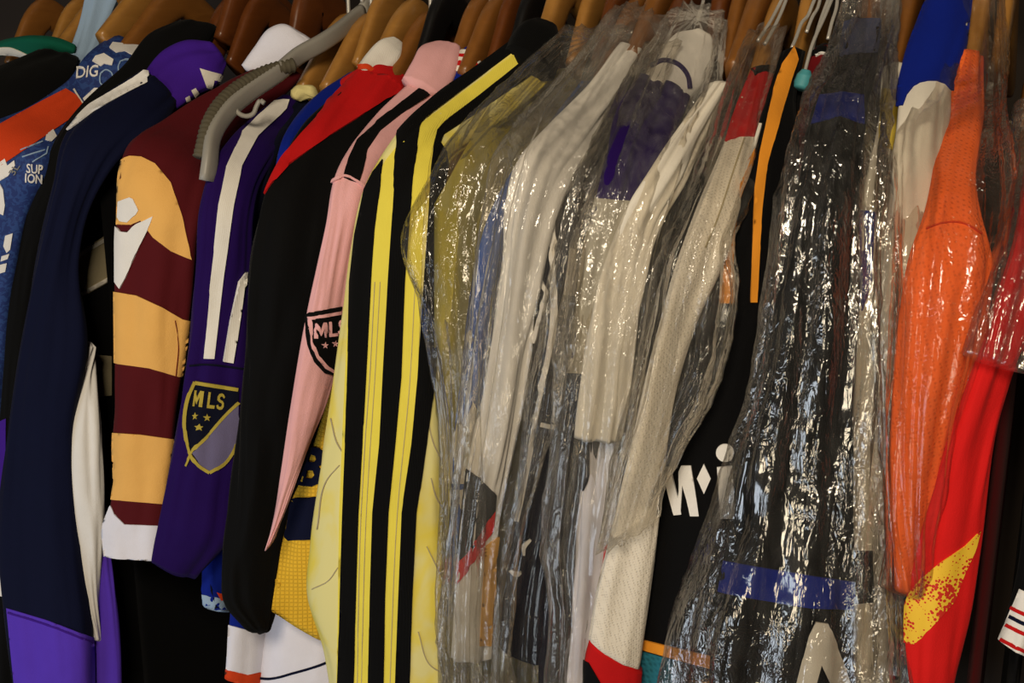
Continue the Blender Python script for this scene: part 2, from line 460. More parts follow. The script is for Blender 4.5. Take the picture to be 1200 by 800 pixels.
def lettering(name, mat, parent, text, org, ex, ey, targets, off=SURF_EPS*1.6, bold=.0, maxedge=5):
    """words printed on cloth: glyph box unit vectors ex (advance) and ey (up) from org, per glyph height"""
    cu = bpy.data.curves.new('glyphs', 'FONT'); cu.body = text; cu.offset = bold; cu.size = 1.0; cu.resolution_u = 3
    o = bpy.data.objects.new('glyphs', cu); sc.collection.objects.link(o)
    dg = bpy.context.evaluated_depsgraph_get()
    me = o.evaluated_get(dg).to_mesh()
    bm = bmesh.new(); bm.from_mesh(me)
    bmesh.ops.triangulate(bm, faces=bm.faces[:])
    for v in bm.verts:
        x, y = v.co.x/.7, v.co.y/.7
        v.co = Vector((org[0]+ex[0]*x+ey[0]*y, org[1]+ex[1]*x+ey[1]*y, 0))
    for _ in range(3):
        long = [e for e in bm.edges if e.calc_length() > maxedge]
        if not long: break
        bmesh.ops.subdivide_edges(bm, edges=long, cuts=1)
        bmesh.ops.triangulate(bm, faces=bm.faces[:])
    bm.verts.index_update()
    P2 = [(v.co.x, v.co.y) for v in bm.verts]
    tris = []
    for f in bm.faces:
        t = [v.index for v in f.verts]
        if len(t) == 3: tris.append(tuple(t))
    bm.free()
    bpy.data.objects.remove(o); bpy.data.curves.remove(cu)
    return lay(name, mat, parent, P2, tris, targets, off)

GL = {'M': [[(0, 0), (0, 1), (.24, 1), (.5, .52), (.76, 1), (1, 1), (1, 0), (.8, 0), (.8, .62), (.5, .12), (.2, .62), (.2, 0)]],
      'L': [[(0, 0), (0, 1), (.24, 1), (.24, .2), (.82, .2), (.82, 0)]],
      'S': [[(.02, .22), (.14, .06), (.4, -.02), (.68, .03), (.84, .2), (.82, .42), (.62, .55), (.36, .61), (.26, .7), (.3, .8), (.45, .84), (.62, .78), (.68, .7), (.86, .8), (.72, .96), (.46, 1.02), (.2, .97), (.04, .8), (.06, .58), (.26, .46), (.52, .4), (.6, .3), (.55, .19), (.4, .16), (.26, .2), (.2, .3)]],
      'B': [[(0, 0), (0, 1), (.6, 1), (.84, .92), (.92, .75), (.86, .58), (.74, .52), (.9, .45), (.98, .28), (.9, .1), (.66, 0)], [(.28, .62), (.54, .62), (.62, .7), (.54, .79), (.28, .79)], [(.28, .2), (.56, .2), (.66, .3), (.56, .41), (.28, .41)]]}
def glyph(name, mat, parent, ch, org, ex, ey, targets, off=.0018, step=3):
    polys = [[(org[0]+ex[0]*x+ey[0]*y, org[1]+ex[1]*x+ey[1]*y) for x, y in p] for p in GL[ch]]
    return patch(name, mat, parent, polys, targets, off, step)

def sweep(name, pts, rad, mat, parent, n=10, closed_ends=True, ns=None, sq=None):
    """a round rod along world points; rad a number or one per point; sq=(x radius, other radius) for a flat section"""
    P = np.asarray(pts, float)
    r = np.asarray(rad, float)*np.ones(len(P)) if np.ndim(rad) == 0 else np.asarray(rad, float)
    m = ns or (len(P)*5)
    Q = crom(np.concatenate([P, P], 1), m)[:, :3]
    d = np.r_[0, np.cumsum(np.linalg.norm(np.diff(P, axis=0), axis=1))]
    rr = np.interp(np.linspace(0, d[-1], m), d, r)
    T = np.gradient(Q, axis=0); T /= np.linalg.norm(T, axis=1)[:, None]+1e-9
    ref = np.array([1.0, 0, 0])
    A = ref[None]-T*(T@ref)[:, None]
    bad = np.linalg.norm(A, axis=1) < .2
    A[bad] = np.cross(T[bad], [0, 1, 0]); A /= np.linalg.norm(A, axis=1)[:, None]
    B = np.cross(T, A)
    th = np.linspace(0, 2*math.pi, n, endpoint=False)
    ka, kb = sq or (1, 1)
    e = 2/3.2 if sq else 1
    ca = np.sign(np.cos(th))*np.abs(np.cos(th))**e; sb = np.sign(np.sin(th))*np.abs(np.sin(th))**e
    V = Q[:, None]+A[:, None]*(rr[:, None]*ka*ca[None])[..., None]+B[:, None]*(rr[:, None]*kb*sb[None])[..., None]
    F = [tuple(f) for f in ring_faces(m, n).tolist()]
    F.append(tuple(range(n-1, -1, -1))); F.append(tuple(range((m-1)*n, m*n)))
    return mesh_obj(name, V.reshape(-1, 3), F, mat, parent)

def box(name, lo, hi, mat, parent=None):
    x0, y0, z0 = lo; x1, y1, z1 = hi
    V = [(x0, y0, z0), (x1, y0, z0), (x1, y1, z0), (x0, y1, z0), (x0, y0, z1), (x1, y0, z1), (x1, y1, z1), (x0, y1, z1)]
    F = [(0, 3, 2, 1), (4, 5, 6, 7), (0, 1, 5, 4), (1, 2, 6, 5), (2, 3, 7, 6), (3, 0, 4, 7)]
    return mesh_obj(name, V, F, mat, parent, smooth=False)

# ------------------------------------------------------------------ materials
M = {}
def fb(key, r, g, b, **k): M[key] = fabric(key+'_cloth', rgb(r, g, b), **k)
fb('black', 7, 7, 8); fb('ink', 6, 6, 8); fb('navy', 9, 14, 42); fb('deepnavy', 9, 12, 32); fb('royal', 10, 32, 132)
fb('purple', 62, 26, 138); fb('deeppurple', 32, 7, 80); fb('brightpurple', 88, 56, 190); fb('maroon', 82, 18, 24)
fb('gold', 234, 180, 100); fb('white', 232, 230, 228); fb('offwhite', 222, 216, 204); fb('lavwhite', 226, 226, 240)
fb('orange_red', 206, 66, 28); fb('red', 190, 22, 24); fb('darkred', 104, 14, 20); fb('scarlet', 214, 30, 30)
fb('pink', 230, 174, 178); fb('green', 10, 84, 66); fb('lightblue', 150, 176, 206); fb('amber', 226, 146, 44)
fb('teal', 62, 132, 146); fb('beige', 170, 158, 128); fb('blue', 22, 88, 190); fb('greyblue', 70, 76, 110); fb('lemon', 240, 214, 90)
fb('yellow', 232, 216, 84, kind='rib', bump=.2); fb('blackrib', 7, 7, 8, kind='rib', bump=.4)
fb('whiterib', 232, 228, 220, kind='rib', bump=.15); fb('yellowgrid', 234, 188, 56, kind='grid', bump=.5)
fb('orangemesh', 242, 108, 48, kind='mesh', bump=.5, scale=1.3); fb('whitemesh', 226, 218, 204, kind='mesh', bump=.5, scale=1.9)
fb('tealmesh', 40, 110, 130, kind='mesh', bump=.8, scale=.8)
fb('pale', 176, 172, 160); fb('badgegold', 176, 158, 66); fb('badgegrey', 104, 98, 130); fb('cream', 226, 214, 150); fb('grey', 128, 128, 128)
M['yellowprint'] = blotched('yellow_print_cloth', rgb(228, 210, 84), rgb(224, 216, 146), scale=26, lo=.42, hi=.60, dist=.6, stretch=(1, 1, .6))
M['collage'] = blotched('blue_collage_print', rgb(18, 44, 108), rgb(34, 66, 130), scale=150, lo=.5, hi=.54)
M['flame'] = speckled('yellow_flame_print', rgb(240, 196, 52), rgb(206, 40, 24))
M['wood_light'] = wood('hanger_wood_light', rgb(146, 98, 42), rgb(186, 136, 68))
M['wood_mid'] = wood('hanger_wood_mid', rgb(112, 68, 26), rgb(150, 98, 44))
M['wood_red'] = wood('hanger_wood_red', rgb(84, 42, 16), rgb(116, 64, 25))
M['wood_dark'] = plain('hanger_black_lacquer', rgb(18, 17, 18), .4)
M['steel'] = plain('hanger_steel', rgb(206, 203, 196), .35, .45)
M['grey_plastic'] = plain('grey_plastic', rgb(150, 147, 140), .45)
M['grip'] = plain('taupe_rubber', rgb(84, 78, 62), .8)
M['turquoise_rubber'] = plain('turquoise_rubber', rgb(70, 150, 160), .6)
M['wall'] = plain('closet_wall_paint', rgb(40, 30, 22), .85)
M['floorwood'] = wood('closet_floor_wood', rgb(50, 34, 22), rgb(74, 50, 30), .6)
M['ceil'] = plain('closet_ceiling_paint', rgb(120, 110, 100), .85)

# ------------------------------------------------------------------ the closet
def structure(o): o['kind'] = 'structure'; return o
structure(box('floor', (-1.6, -2.6, -.05), (1.6, .62, 0), M['floorwood']))
structure(box('wall_back', (-1.6, .56, 0), (1.6, .62, 2.6), M['wall']))
RAILZ = 1.775
RY = .25
rail = thing('clothes_rail', 'steel clothes rail that carries the row of hangers', 'rail', (0, RY, RAILZ))
sweep('rod', [(-1.55, RY, RAILZ), (0, RY, RAILZ), (1.55, RY, RAILZ)], .0125, M['steel'], rail, n=20)
for x in (-1.55, 1.55):
    sweep('bracket', [(x, RY, RAILZ), (x, .40, RAILZ), (x, .565, RAILZ)], .011, M['steel'], rail, n=12)

# ------------------------------------------------------------------ hangers
def hook(parent, x, z0, mat=None, yc=RY):
    p = [(x, yc, z0), (x, yc, z0+.02)]
    h = RAILZ-.0
    p += [(x, yc-.004, h-.03), (x, yc-.0165, h-.008)]
    for a in range(200, -41, -30):
        p.append((x, yc+.0165*math.cos(math.radians(a)), h+.0165*math.sin(math.radians(a))))
    return sweep('hook', p, .0021, mat or M['steel'], parent, n=8)

QUEUE = []
def wooden_hanger(T, N, mat, label, **k): QUEUE.append((float(N[0]), np.array(N), mat, label, k))

def build_hanger(N, mat, label, hgt=.017, thick=.008, top=.0, start=.016, group='wooden hangers on the rail'):
    x = N[0]; z = N[2]; c = z+.056+top
    t = thing('wooden_hanger', label, 'hanger', (x, RY, z), group)
    r = max(.03, RY-N[1]-start); c = z+.050
    p = [(x, RY-r, z-.010), (x, RY-r*.62, z+.016), (x, RY-r*.22, z+.043), (x, RY, c), (x, RY+.02, c-.007), (x, RY+.06, c-.030), (x, RY+.11, c-.056), (x, RY+.16, c-.08)]
    sweep('bar', p, [.8, .92, 1.0, 1.05, 1.0, .95, .85, .7], M[mat], t, n=20, sq=(thick, hgt), ns=44)
    hook(t, x, c+hgt*.6)
    return t

# ------------------------------------------------------------------ garments
def garment(name, label, cat, tip, neck, group='shirts hanging on the rail', ny=.14, ty=0.0):
    T = at(tip[0], tip[1], ty); N = at(neck[0], neck[1], ny)
    g = thing(name, label, cat, (T[0], .21, .88), group)
    return g, T, N

LINES = {}
BODYX = [-9.0]
def body_slab(T, N, dx=0.0, kx=0.0, drop=.055, **k):
    x = max(T[0]+dx+.5*np.clip(N[0]-T[0], -.02, .02), BODYX[-1]+.0175); BODYX.append(x)
    return Slab(np.array([x, T[1], T[2]]), np.array([x, N[1], N[2]]), drop=drop, kx=0, **k)
def G(key, name, label, tip, neck, body, st, sleeve_mat, hanger=None, hl=None, slab=None, sl=None, cat='shirt', ny=.14, hk=None):
    g, T, N = garment(name, label, cat, tip, neck, ny=ny)
    s = Surf(st, **(sl or {}))
    so = s.build('sleeve', M[sleeve_mat], g)
    b = None
    if body:
        b = body_slab(T, N, **(slab or {})); b.obj = mesh_obj('body', b.V, b.F, M[body], g)
    if hanger: wooden_hanger(T, N, hanger, hl, **(hk or {}))
    LINES[key] = (g, T, N, s, b)
    return g, s, b

def collar(g, mat, st, name='collar', **k):
    k.setdefault('fold', .001); k.setdefault('nt', 40); k.setdefault('nu', 36); k.setdefault('b', .5); k.setdefault('dy', .012); k.setdefault('bmax', .02)
    s = Surf(st, **k); s.build(name, M[mat], g); return s

# --- black shirt with a green collar, far end of the rail
g, s, b = G('black_green', 'black_shirt', 'black shirt with dark green collar edged in cream', (-60, 160), (50, 62), 'black',
  [(45, 62, 92, 70, .14), (-10, 92, 82, 96, .10), (-70, 140, 50, 150, .04), (-90, 230, 20, 240, .02), (-95, 400, 5, 400, .01), (-100, 620, 0, 620, 0)], 'black',
  'wood_light', 'pale wooden hanger holding the green collared shirt', sl=dict(seed=1), slab=dict(seed=1))
c = collar(g, 'green', [(-18, 58, -14, 68, .15), (8, 47, 12, 62, .15), (40, 42, 44, 70, .15), (72, 47, 72, 74, .155), (87, 54, 84, 68, .16)])
patch('collar_edge', M['offwhite'], c.obj, stroke([(-8, 60), (12, 60), (30, 66), (46, 71)], [8, 9, 6, 3]), c)
# --- light blue shirt
g, s, b = G('light_blue', 'light_blue_shirt', 'pale blue shirt squeezed between wooden hangers at the top', (30, 150), (108, 40), 'lightblue',
  [(100, -6, 140, 4, .20), (92, 30, 122, 40, .18), (78, 70, 104, 80, .155), (60, 110, 90, 120, .12), (45, 150, 75, 160, .08)], 'lightblue',
  'wood_light', 'pale wooden hanger beside the light blue shirt', sl=dict(seed=3), slab=dict(seed=2, dx=-.035, Y0=.1))
# --- blue lettered jersey with orange shoulder
g, s, b = G('collage', 'lettered_jersey', 'blue jersey with white lettering print and an orange-red shoulder band', (0, 190), (130, 60), 'navy',
  [(128, 47, 178, 66, .165), (101, 68, 166, 90, .13), (74, 97, 108, 128, .09), (28, 128, 80, 158, .05), (-30, 160, 62, 196, .01), (-60, 230, 38, 245, 0), (-70, 330, 18, 335, -.005), (-75, 480, 4, 480, -.01), (-80, 640, -4, 640, -.015)], 'collage',
  'wood_mid', 'wooden hanger behind the white lettered blue collar', sl=dict(seed=4, fold=.002), slab=dict(seed=3, dx=-.03))
so = s.obj
patch('shoulder_band', M['orange_red'], so, [(77, 104), (50, 118), (0, 146), (-40, 172), (-40, 225), (0, 195), (45, 165), (100, 127), (90, 112)], s)
patch('print', M['white'], so, [(132, 50), (168, 54), (176, 64), (160, 67), (146, 60), (136, 62), (128, 56)], s, step=4)
patch('print', M['white'], so, [(112, 66), (122, 63), (133, 70), (131, 77), (122, 75), (118, 78), (108, 72)], s, step=3)
patch('print', M['white'], so, [(97, 115), (110, 103), (122, 104), (118, 112), (124, 117), (114, 120), (110, 126), (104, 124), (100, 121)], s, step=3)
patch('print', M['white'], so, [(54, 158), (62, 152), (66, 160), (60, 166), (53, 164)], s, step=3)
patch('print', M['white'], so, [(0, 190), (6, 186), (9, 194), (17, 188), (18, 194), (10, 206), (0, 212)], s, step=3)
patch('print', M['white'], so, [(0, 215), (4, 222), (6, 240), (4, 252), (0, 250)], s, step=3)
patch('print', M['white'], so, [(6, 276), (15, 273), (12, 292), (8, 296), (4, 288)], s, step=3)
patch('print', M['white'], so, [(2, 300), (11, 297), (9, 303), (1, 306)], s, step=3)
patch('print', M['white'], so, [(0, 310), (8, 308), (6, 318), (0, 320)], s, step=3)
lettering('lettering', M['white'], so, 'DIG', (88, 92), (11, -1), (1.5, -13), s, bold=.01, maxedge=4)
lettering('lettering', M['white'], so, 'SUP', (31, 202), (7.6, .6), (.6, -10), s, bold=.01, maxedge=4)
lettering('lettering', M['white'], so, 'ION', (29, 213), (7.6, .6), (.6, -10), s, bold=.01, maxedge=4)
lettering('lettering', M['grey'], so, '3L', (17, 206), (5, -8), (-7, -3), s, bold=.01, maxedge=4)
for k, q in enumerate([[(24, 176), (50, 166)], [(26, 184), (52, 176)], [(38, 190), (54, 180), (56, 172)]]):
    patch('print_line', M['lightblue'], so, stroke(q, 1.3, smooth=False), s, step=3)
for q in ([(118, 86), (124, 82), (131, 86), (132, 94), (126, 101), (118, 98), (117, 90)], [(141, 72), (150, 70), (156, 76), (155, 86), (147, 92), (140, 86), (139, 77)]):
    patch('print_line', M['lightblue'], so, stroke(q+[q[0]], 1.4), s, step=3)
patch('seam', M['offwhite'], so, stroke([(86, 104), (92, 114), (99, 124)], 1.6), s, step=3)
# --- black shirt between the lettered jersey and the navy jacket
g, s, b = G('black_between', 'black_shirt', 'black shirt with beige chest band wedged between lettered jersey and navy jacket', (60, 190), (210, 40), 'black',
  [(207, 28, 256, 34, .19), (176, 42, 240, 58, .165), (146, 78, 196, 98, .125), (98, 122, 145, 142, .08), (64, 165, 105, 184, .035), (46, 215, 84, 228, .02), (20, 285, 60, 290, .015), (10, 360, 48, 360, .01), (1, 480, 38, 480, .005), (-8, 600, 30, 600, 0), (-10, 700, 26, 700, -.005), (-8, 810, 26, 810, -.01)], 'black',
  'wood_red', 'reddish wooden hanger behind the plain black collar', sl=dict(seed=5, fold=.002), slab=dict(seed=4, dx=-.036, Y0=.035, fold=.002), hk=dict(start=.065))
patch('chest_stripe', M['beige'], b.obj, [(88, 297), (140, 266), (150, 262), (150, 318), (138, 324), (95, 348)], b, step=8)
patch('chest_stripe', M['beige'], b.obj, [(104, 415), (130, 417), (130, 463), (106, 466)], b, step=8)
patch('stripe_edge', M['offwhite'], b.obj, stroke([(89, 300), (140, 270)], 4, smooth=False), b, off=.0018)
patch('stripe_edge', M['offwhite'], b.obj, stroke([(95, 344), (140, 319)], 4, smooth=False), b, off=.0018)
patch('side_stripe', M['purple'], s.obj, [(-6, 495), (7, 490), (7, 600), (5, 680), (-6, 660)], s)
patch('cuff', M['white'], s.obj, [(-10, 660), (6, 684), (8, 699), (-10, 696)], s)
# --- navy jacket with purple hood
g, s, b = G('navy', 'navy_jacket', 'navy track jacket with white piping, purple hood and purple cuff', (70, 180), (200, 75), 'ink',
  [(170, 84, 205, 122, .11), (112, 122, 185, 152, .07), (74, 166, 138, 190, .03), (62, 215, 110, 230, .012), (42, 300, 92, 300, .0), (24, 400, 102, 400, -.006), (9, 520, 86, 510, -.012), (2, 620, 92, 625, -.016), (10, 715, 106, 745, -.022), (22, 815, 108, 830, -.026)], 'navy',
  'wood_red', 'reddish wooden hanger under the purple hood', cat='jacket', sl=dict(seed=6, fold=.004, fu=2.2, ft=4), slab=dict(seed=5, dx=-.008, fold=.003, Y0=.045, th=.012), hk=dict(start=.05))
so = s.obj
patch('piping', M['white'], so, [(175, 84), (172, 96), (150, 108), (110, 130), (84, 150), (66, 160), (74, 148), (100, 126), (130, 108), (155, 92), (168, 82)], s, off=.0015, step=4)
patch('cuff', M['brightpurple'], so, [(8, 712), (55, 726), (112, 748), (112, 812), (18, 812)], s)
patch('cuff_seam', M['purple'], so, stroke([(10, 717), (55, 731), (108, 752)], 2.2), s, off=.0014, step=4)
h = collar(g, 'purple', [(154, 105, 180, 137, .10), (170, 80, 206, 128, .12), (194, 58, 236, 110, .14), (224, 49, 259, 98, .155), (248, 52, 266, 80, .165)], name='hood', fold=.003, seed=2)
patch('hood_print', M['offwhite'], h.obj, [(234, 80), (262, 88), (258, 96), (251, 94), (248, 104), (242, 102)], h, step=4)
patch('hood_print', M['offwhite'], h.obj, [(224, 106), (229, 103), (233, 109), (228, 114)], h, step=3)
patch('hood_print', M['offwhite'], h.obj, [(217, 115), (222, 112), (223, 117), (218, 119)], h, step=3)
w2 = Surf([(100, 405, 108, 405, .02), (84, 470, 113, 470, .012), (79, 530, 118, 535, .008), (84, 600, 120, 600, .006), (95, 680, 116, 680, .004), (104, 745, 112, 748, .002)], seed=8, fold=.003, bmin=.008, b=.6, dy=.01)
w2.build('side_panel', M['white'], g)
w3 = Surf([(108, 585, 120, 580, .02), (106, 640, 127, 640, .016), (104, 700, 136, 700, .014), (104, 760, 142, 760, .012), (105, 815, 144, 815, .01)], seed=9, fold=.002, b=.4, dy=.01)
w3.build('lower_panel', M['brightpurple'], g)
# --- maroon and gold jersey
g, s, b = G('maroon', 'maroon_jersey', 'maroon jersey with gold sleeve bands, white cuff and white collar', (140, 185), (330, 62), 'maroon',
  [(322, 72, 352, 92, .19), (284, 86, 318, 128, .15), (235, 112, 285, 160, .10), (185, 146, 255, 192, .05), (150, 170, 240, 222, .015), (140, 200, 234, 258, .002), (138, 260, 229, 300, 0), (138, 330, 222, 350, -.004), (138, 420, 211, 440, -.01), (134, 510, 203, 515, -.015), (129, 590, 193, 600, -.02), (119, 622, 189, 640, -.022), (121, 650, 187, 654, -.025)], 'maroon',
  'wood_red', 'broad reddish wooden hanger above the white polo collar', ny=.19, sl=dict(seed=11, fold=.003, open_end=True), slab=dict(seed=6, dx=.02, zbot=1.25, Y0=.06), hk=dict(hgt=.024, start=.025))
so = s.obj
patch('gold_band', M['gold'], so, [(141, 187), (152, 183), (166, 184), (182, 192), (200, 214), (214, 255), (222, 290), (224, 304), (200, 294), (180, 278), (165, 258), (150, 265), (130, 262), (130, 200)], s)
patch('gold_band', M['gold'], so, [(130, 341), (160, 346), (190, 360), (214, 374), (222, 376), (222, 445), (205, 440), (175, 431), (130, 425)], s)
patch('gold_band', M['gold'], so, [(120, 506), (165, 509), (215, 516), (215, 594), (190, 590), (120, 584)], s)
patch('cuff', M['lavwhite'], so, [(112, 600), (130, 592), (134, 602), (146, 614), (195, 616), (195, 662), (112, 662)], s)
patch('emblem', M['white'], so, [(140, 236), (153, 231), (157, 233), (163, 246), (160, 251), (150, 260), (142, 259), (139, 254)], s, step=4, off=.0016)
patch('emblem', M['white'], so, [(136, 264), (142, 271), (150, 272), (160, 262), (180, 253), (177, 262), (166, 284), (156, 306), (148, 325), (141, 338), (136, 330)], s, step=4, off=.0016)
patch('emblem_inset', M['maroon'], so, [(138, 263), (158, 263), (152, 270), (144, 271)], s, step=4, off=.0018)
patch('seam', M['darkred'], so, stroke([(205, 375), (209, 400), (206, 440)], 1.0), s, step=4, off=.0014)
collar(g, 'lavwhite', [(283, 76, 310, 88, .16), (298, 55, 332, 86, .17), (316, 33, 352, 74, .18), (337, 29, 368, 62, .19), (352, 38, 376, 58, .195)])
# --- black shirt body added to stand in for the shade under the cuffs
g, T, N = garment('black_shirt', 'long black shirt whose dark hem shows below the white cuff', 'shirt', (205, 190), (320, 90))
N[0] = T[0]+.01
b = body_slab(T, N, Y0=.03, Y1=.40, seed=17, fold=.004, zbot=.88, drop=.05); mesh_obj('body', b.V, b.F, M['ink'], g)
# --- grey plastic hanger
ph = thing('plastic_hanger', 'grey plastic hanger with ribbed rubber grip and small strap hook', 'hanger', at(300, 100, .1))
p = [(374, 52, .17), (352, 64, .15), (325, 86, .12), (295, 106, .09), (266, 132, .055), (250, 160, .03), (246, 190, .015), (243, 212, .01)]
P3 = [at(*q) for q in p]
P3 = [P3[0]+np.array([0, .08, .03])]+P3
sweep('arm', P3, [.0085]*len(P3), M['grey_plastic'], ph, n=16, sq=(.55, 1.0), ns=50)
P4 = [at(*q) for q in [(344, 76, .135), (320, 82, .118), (290, 96, .09), (262, 118, .06), (245, 145, .035), (238, 172, .02), (235, 184, .015)]]
gr = sweep('grip', P4, [.0066]*len(P4), M['grip'], ph, n=14, ns=90)
for v in gr.data.vertices: pass
co = np.array([v.co[:] for v in gr.data.vertices]).reshape(90, 14, 3); cc = co.mean(1, keepdims=True)
co = cc+(co-cc)*(1+.10*np.sin(np.arange(90)*2.2))[:, None, None]
gr.data.vertices.foreach_set('co', co.astype(np.float32).ravel())
sweep('strap_hook', [at(*q) for q in [(274, 122, .065), (279, 132, .065), (288, 136, .066), (297, 133, .068), (301, 124, .07), (305, 118, .072), (310, 121, .072)]], .0022, M['grey_plastic'], ph, n=10)
far = P3[0]; sweep('arm', [far, far+np.array([0, .02, .012]), far+np.array([.0, .10, -.02]), far+np.array([0, .2, -.09])], .0085, M['grey_plastic'], ph, n=16, sq=(.55, 1.0), ns=30)
FARX = float(far[0])
hook(ph, float(far[0]), float(far[2])+.01, yc=RY)
# --- purple jersey with shield badge
g, s, b = G('purple', 'purple_jersey', 'dark purple jersey with white shoulder stripes and gold shield badge', (250, 180), (345, 100), 'deepnavy',
  [(332, 112, 362, 124, .15), (300, 135, 348, 162, .11), (264, 168, 322, 190, .05), (246, 196, 304, 222, .018), (236, 240, 298, 250, .003), (232, 310, 295, 310, 0), (220, 400, 293, 400, -.005), (212, 450, 290, 455, -.01), (203, 520, 286, 520, -.014), (195, 570, 281, 575, -.017), (187, 612, 276, 620, -.02), (178, 656, 232, 672, -.024)], 'deeppurple',
  'wood_light', 'pale wooden hanger rising behind the grey plastic one', ny=.15, sl=dict(seed=12, fold=.003, open_end=True, dy=.035), slab=dict(seed=7, dx=.012))
so = s.obj
patch('stripe', M['whiterib'], so, [(321, 119), (338, 117), (335, 128), (302, 160), (283, 195), (274, 240), (263, 320), (256, 380), (251, 420), (240, 420), (246, 340), (256, 240), (265, 195), (284, 155), (308, 131)], s, off=.0014, step=5)
patch('stripe', M['whiterib'], so, [(279, 330), (288, 318), (282, 370), (274, 425), (261, 423), (269, 375)], s, off=.0024, step=3)
patch('sleeve_seam', M['deepnavy'], so, stroke([(208, 430), (240, 427), (285, 432)], 2), s)
sh = [(227, 447), (279, 456), (279, 512), (275, 527), (266, 540), (246, 554), (232, 545), (222, 530), (217, 510), (217, 485), (221, 462)]
patch('badge', M['deepnavy'], so, sh, s, step=5, off=.0010)
patch('badge_field', M['badgegrey'], so, [(279, 474), (279, 512), (274, 526), (265, 539), (246, 551), (234, 544), (226, 530), (245, 510), (262, 490)], s, step=5, off=.0014)
patch('badge_border', M['badgegold'], so, stroke([(278, 456), (228, 448)], 4, smooth=False), s, step=3, off=.0018)
patch('badge_border', M['badgegold'], so, stroke([(228, 447), (221, 464), (217, 486), (218, 510), (223, 530), (233, 545), (246, 553)], 3.6), s, step=3, off=.0018)
patch('badge_border', M['badgegold'], so, stroke([(246, 553), (264, 541), (274, 527), (279, 512)], 3.6), s, step=3, off=.0018)
patch('badge_border', M['badgegold'], so, stroke([(218, 545), (225, 530), (245, 508), (262, 488), (279, 471)], 3.2), s, step=3, off=.0020)
for ch, x, y in (('M', 225.5, 475), ('L', 242, 477), ('S', 252.5, 478.5)): glyph('letter', M['badgegold'], so, ch, (x, y), (11.5 if ch == 'M' else 11, 1.2), (2.4, -18.5), s)
for x, y in ((229.5, 487), (242.5, 488.5), (234, 500)): patch('star', M['badgegold'], so, star(x, y, 4.6), s, step=2, off=.0018)
collar(g, 'cream', [(342, 108, 352, 116, .15), (350, 101, 366, 114, .155), (364, 104, 372, 113, .16)], name='neckband')
# --- navy and royal blue jersey
g, s, b = G('navy2', 'navy_jersey', 'narrow navy jersey beside purple one, royal blue sleeve end with light blue cuff', (300, 195), (365, 100), 'deepnavy',
  [(356, 110, 385, 122, 0.172), (330, 140, 356, 168, 0.132), (306, 176, 340, 198, 0.082), (292, 215, 330, 225, 0.057), (287, 260, 326, 260, 0.052), (285, 400, 320, 400, 0.047), (280, 520, 315, 520, 0.042), (262, 590, 305, 590, 0.034), (244, 640, 285, 640, 0.030), (240, 680, 276, 680, 0.028), (246, 710, 268, 712, 0.026)], 'deepnavy',
  'wood_light', 'slim pale wooden hanger left of the white ribbed collar', ny=.15, sl=dict(seed=13, fold=.003, dy=.04), slab=dict(seed=8, dx=.01))
patch('sleeve_end', M['royal'], s.obj, [(300, 575), (275, 590), (240, 600), (236, 720), (275, 720), (300, 640)], s)
patch('cuff', M['lightblue'], s.obj, [(238, 696), (252, 700), (275, 704), (275, 716), (238, 716)], s, off=.0014)
patch('cuff_trim', M['orange_red'], s.obj, [(253, 694), (275, 697), (275, 706), (258, 703)], s, off=.0018)
# --- royal blue jersey
g, s, b = G('royal', 'royal_blue_jersey', 'royal blue jersey with white ribbed collar and white orange cuff', (335, 185), (435, 85), 'royal',
  [(412, 84, 448, 96, .165), (376, 106, 428, 122, .125), (346, 140, 388, 156, .08), (331, 178, 358, 190, .045), (326, 230, 352, 235, .04), (322, 330, 360, 330, .036), (315, 450, 350, 450, .034), (300, 560, 345, 560, .03), (284, 650, 335, 650, .024), (272, 725, 318, 732, .018), (269, 772, 315, 776, .014), (267, 796, 313, 800, .012)], 'royal',
  'wood_light', 'pale wooden hanger above the white ribbed collar', ny=.15, sl=dict(seed=14, fold=.002, open_end=True, dy=.05), slab=dict(seed=9, dx=.004, Y0=.13))
patch('cuff', M['lavwhite'], s.obj, [(262, 730), (290, 738), (325, 738), (325, 782), (290, 790), (262, 785)], s)
patch('cuff_trim', M['orange_red'], s.obj, [(262, 783), (290, 790), (325, 784), (325, 804), (262, 804)], s, off=.0012)
c = collar(g, 'whiterib', [(420, 77, 440, 91, .15), (431, 61, 458, 83, .165), (446, 47, 470, 67, .18), (456, 45, 469, 55, .19)])
patch('collar_trim', M['orange_red'], c.obj, stroke([(419, 79), (430, 78), (440, 86)], 5), c, step=3)
# --- black jersey with red collar
g, s, b = G('black_red', 'black_red_jersey', 'black jersey with red collar and tapering red shoulder stripe', (310, 225), (440, 100), 'black',
  [(412, 90, 474, 106, .15), (384, 122, 452, 140, .115), (345, 166, 424, 190, .06, .09), (312, 222, 408, 230, .022, .07), (300, 280, 400, 280, .006, .05), (290, 380, 388, 380, 0, .045), (280, 500, 364, 500, -.006, .04), (272, 600, 342, 600, -.012, .035), (264, 676, 326, 690, -.016, .02), (270, 712, 320, 722, -.018, .01), (290, 736, 316, 738, -.02, 0)], 'black',
  'wood_mid', 'wooden hanger over the red collar', ny=.15, sl=dict(seed=15, fold=.004, fu=2), slab=dict(seed=10, dx=.012, Y0=.06))
patch('shoulder_stripe', M['red'], s.obj, [(404, 80), (484, 82), (478, 106), (452, 116), (420, 138), (382, 162), (340, 192), (318, 216), (306, 234), (303, 232), (312, 212), (330, 186), (352, 158), (376, 132)], s, off=.0014)
collar(g, 'red', [(396, 96, 420, 114, .145), (410, 86, 452, 118, .15), (436, 76, 472, 106, .165), (455, 78, 476, 96, .175)])
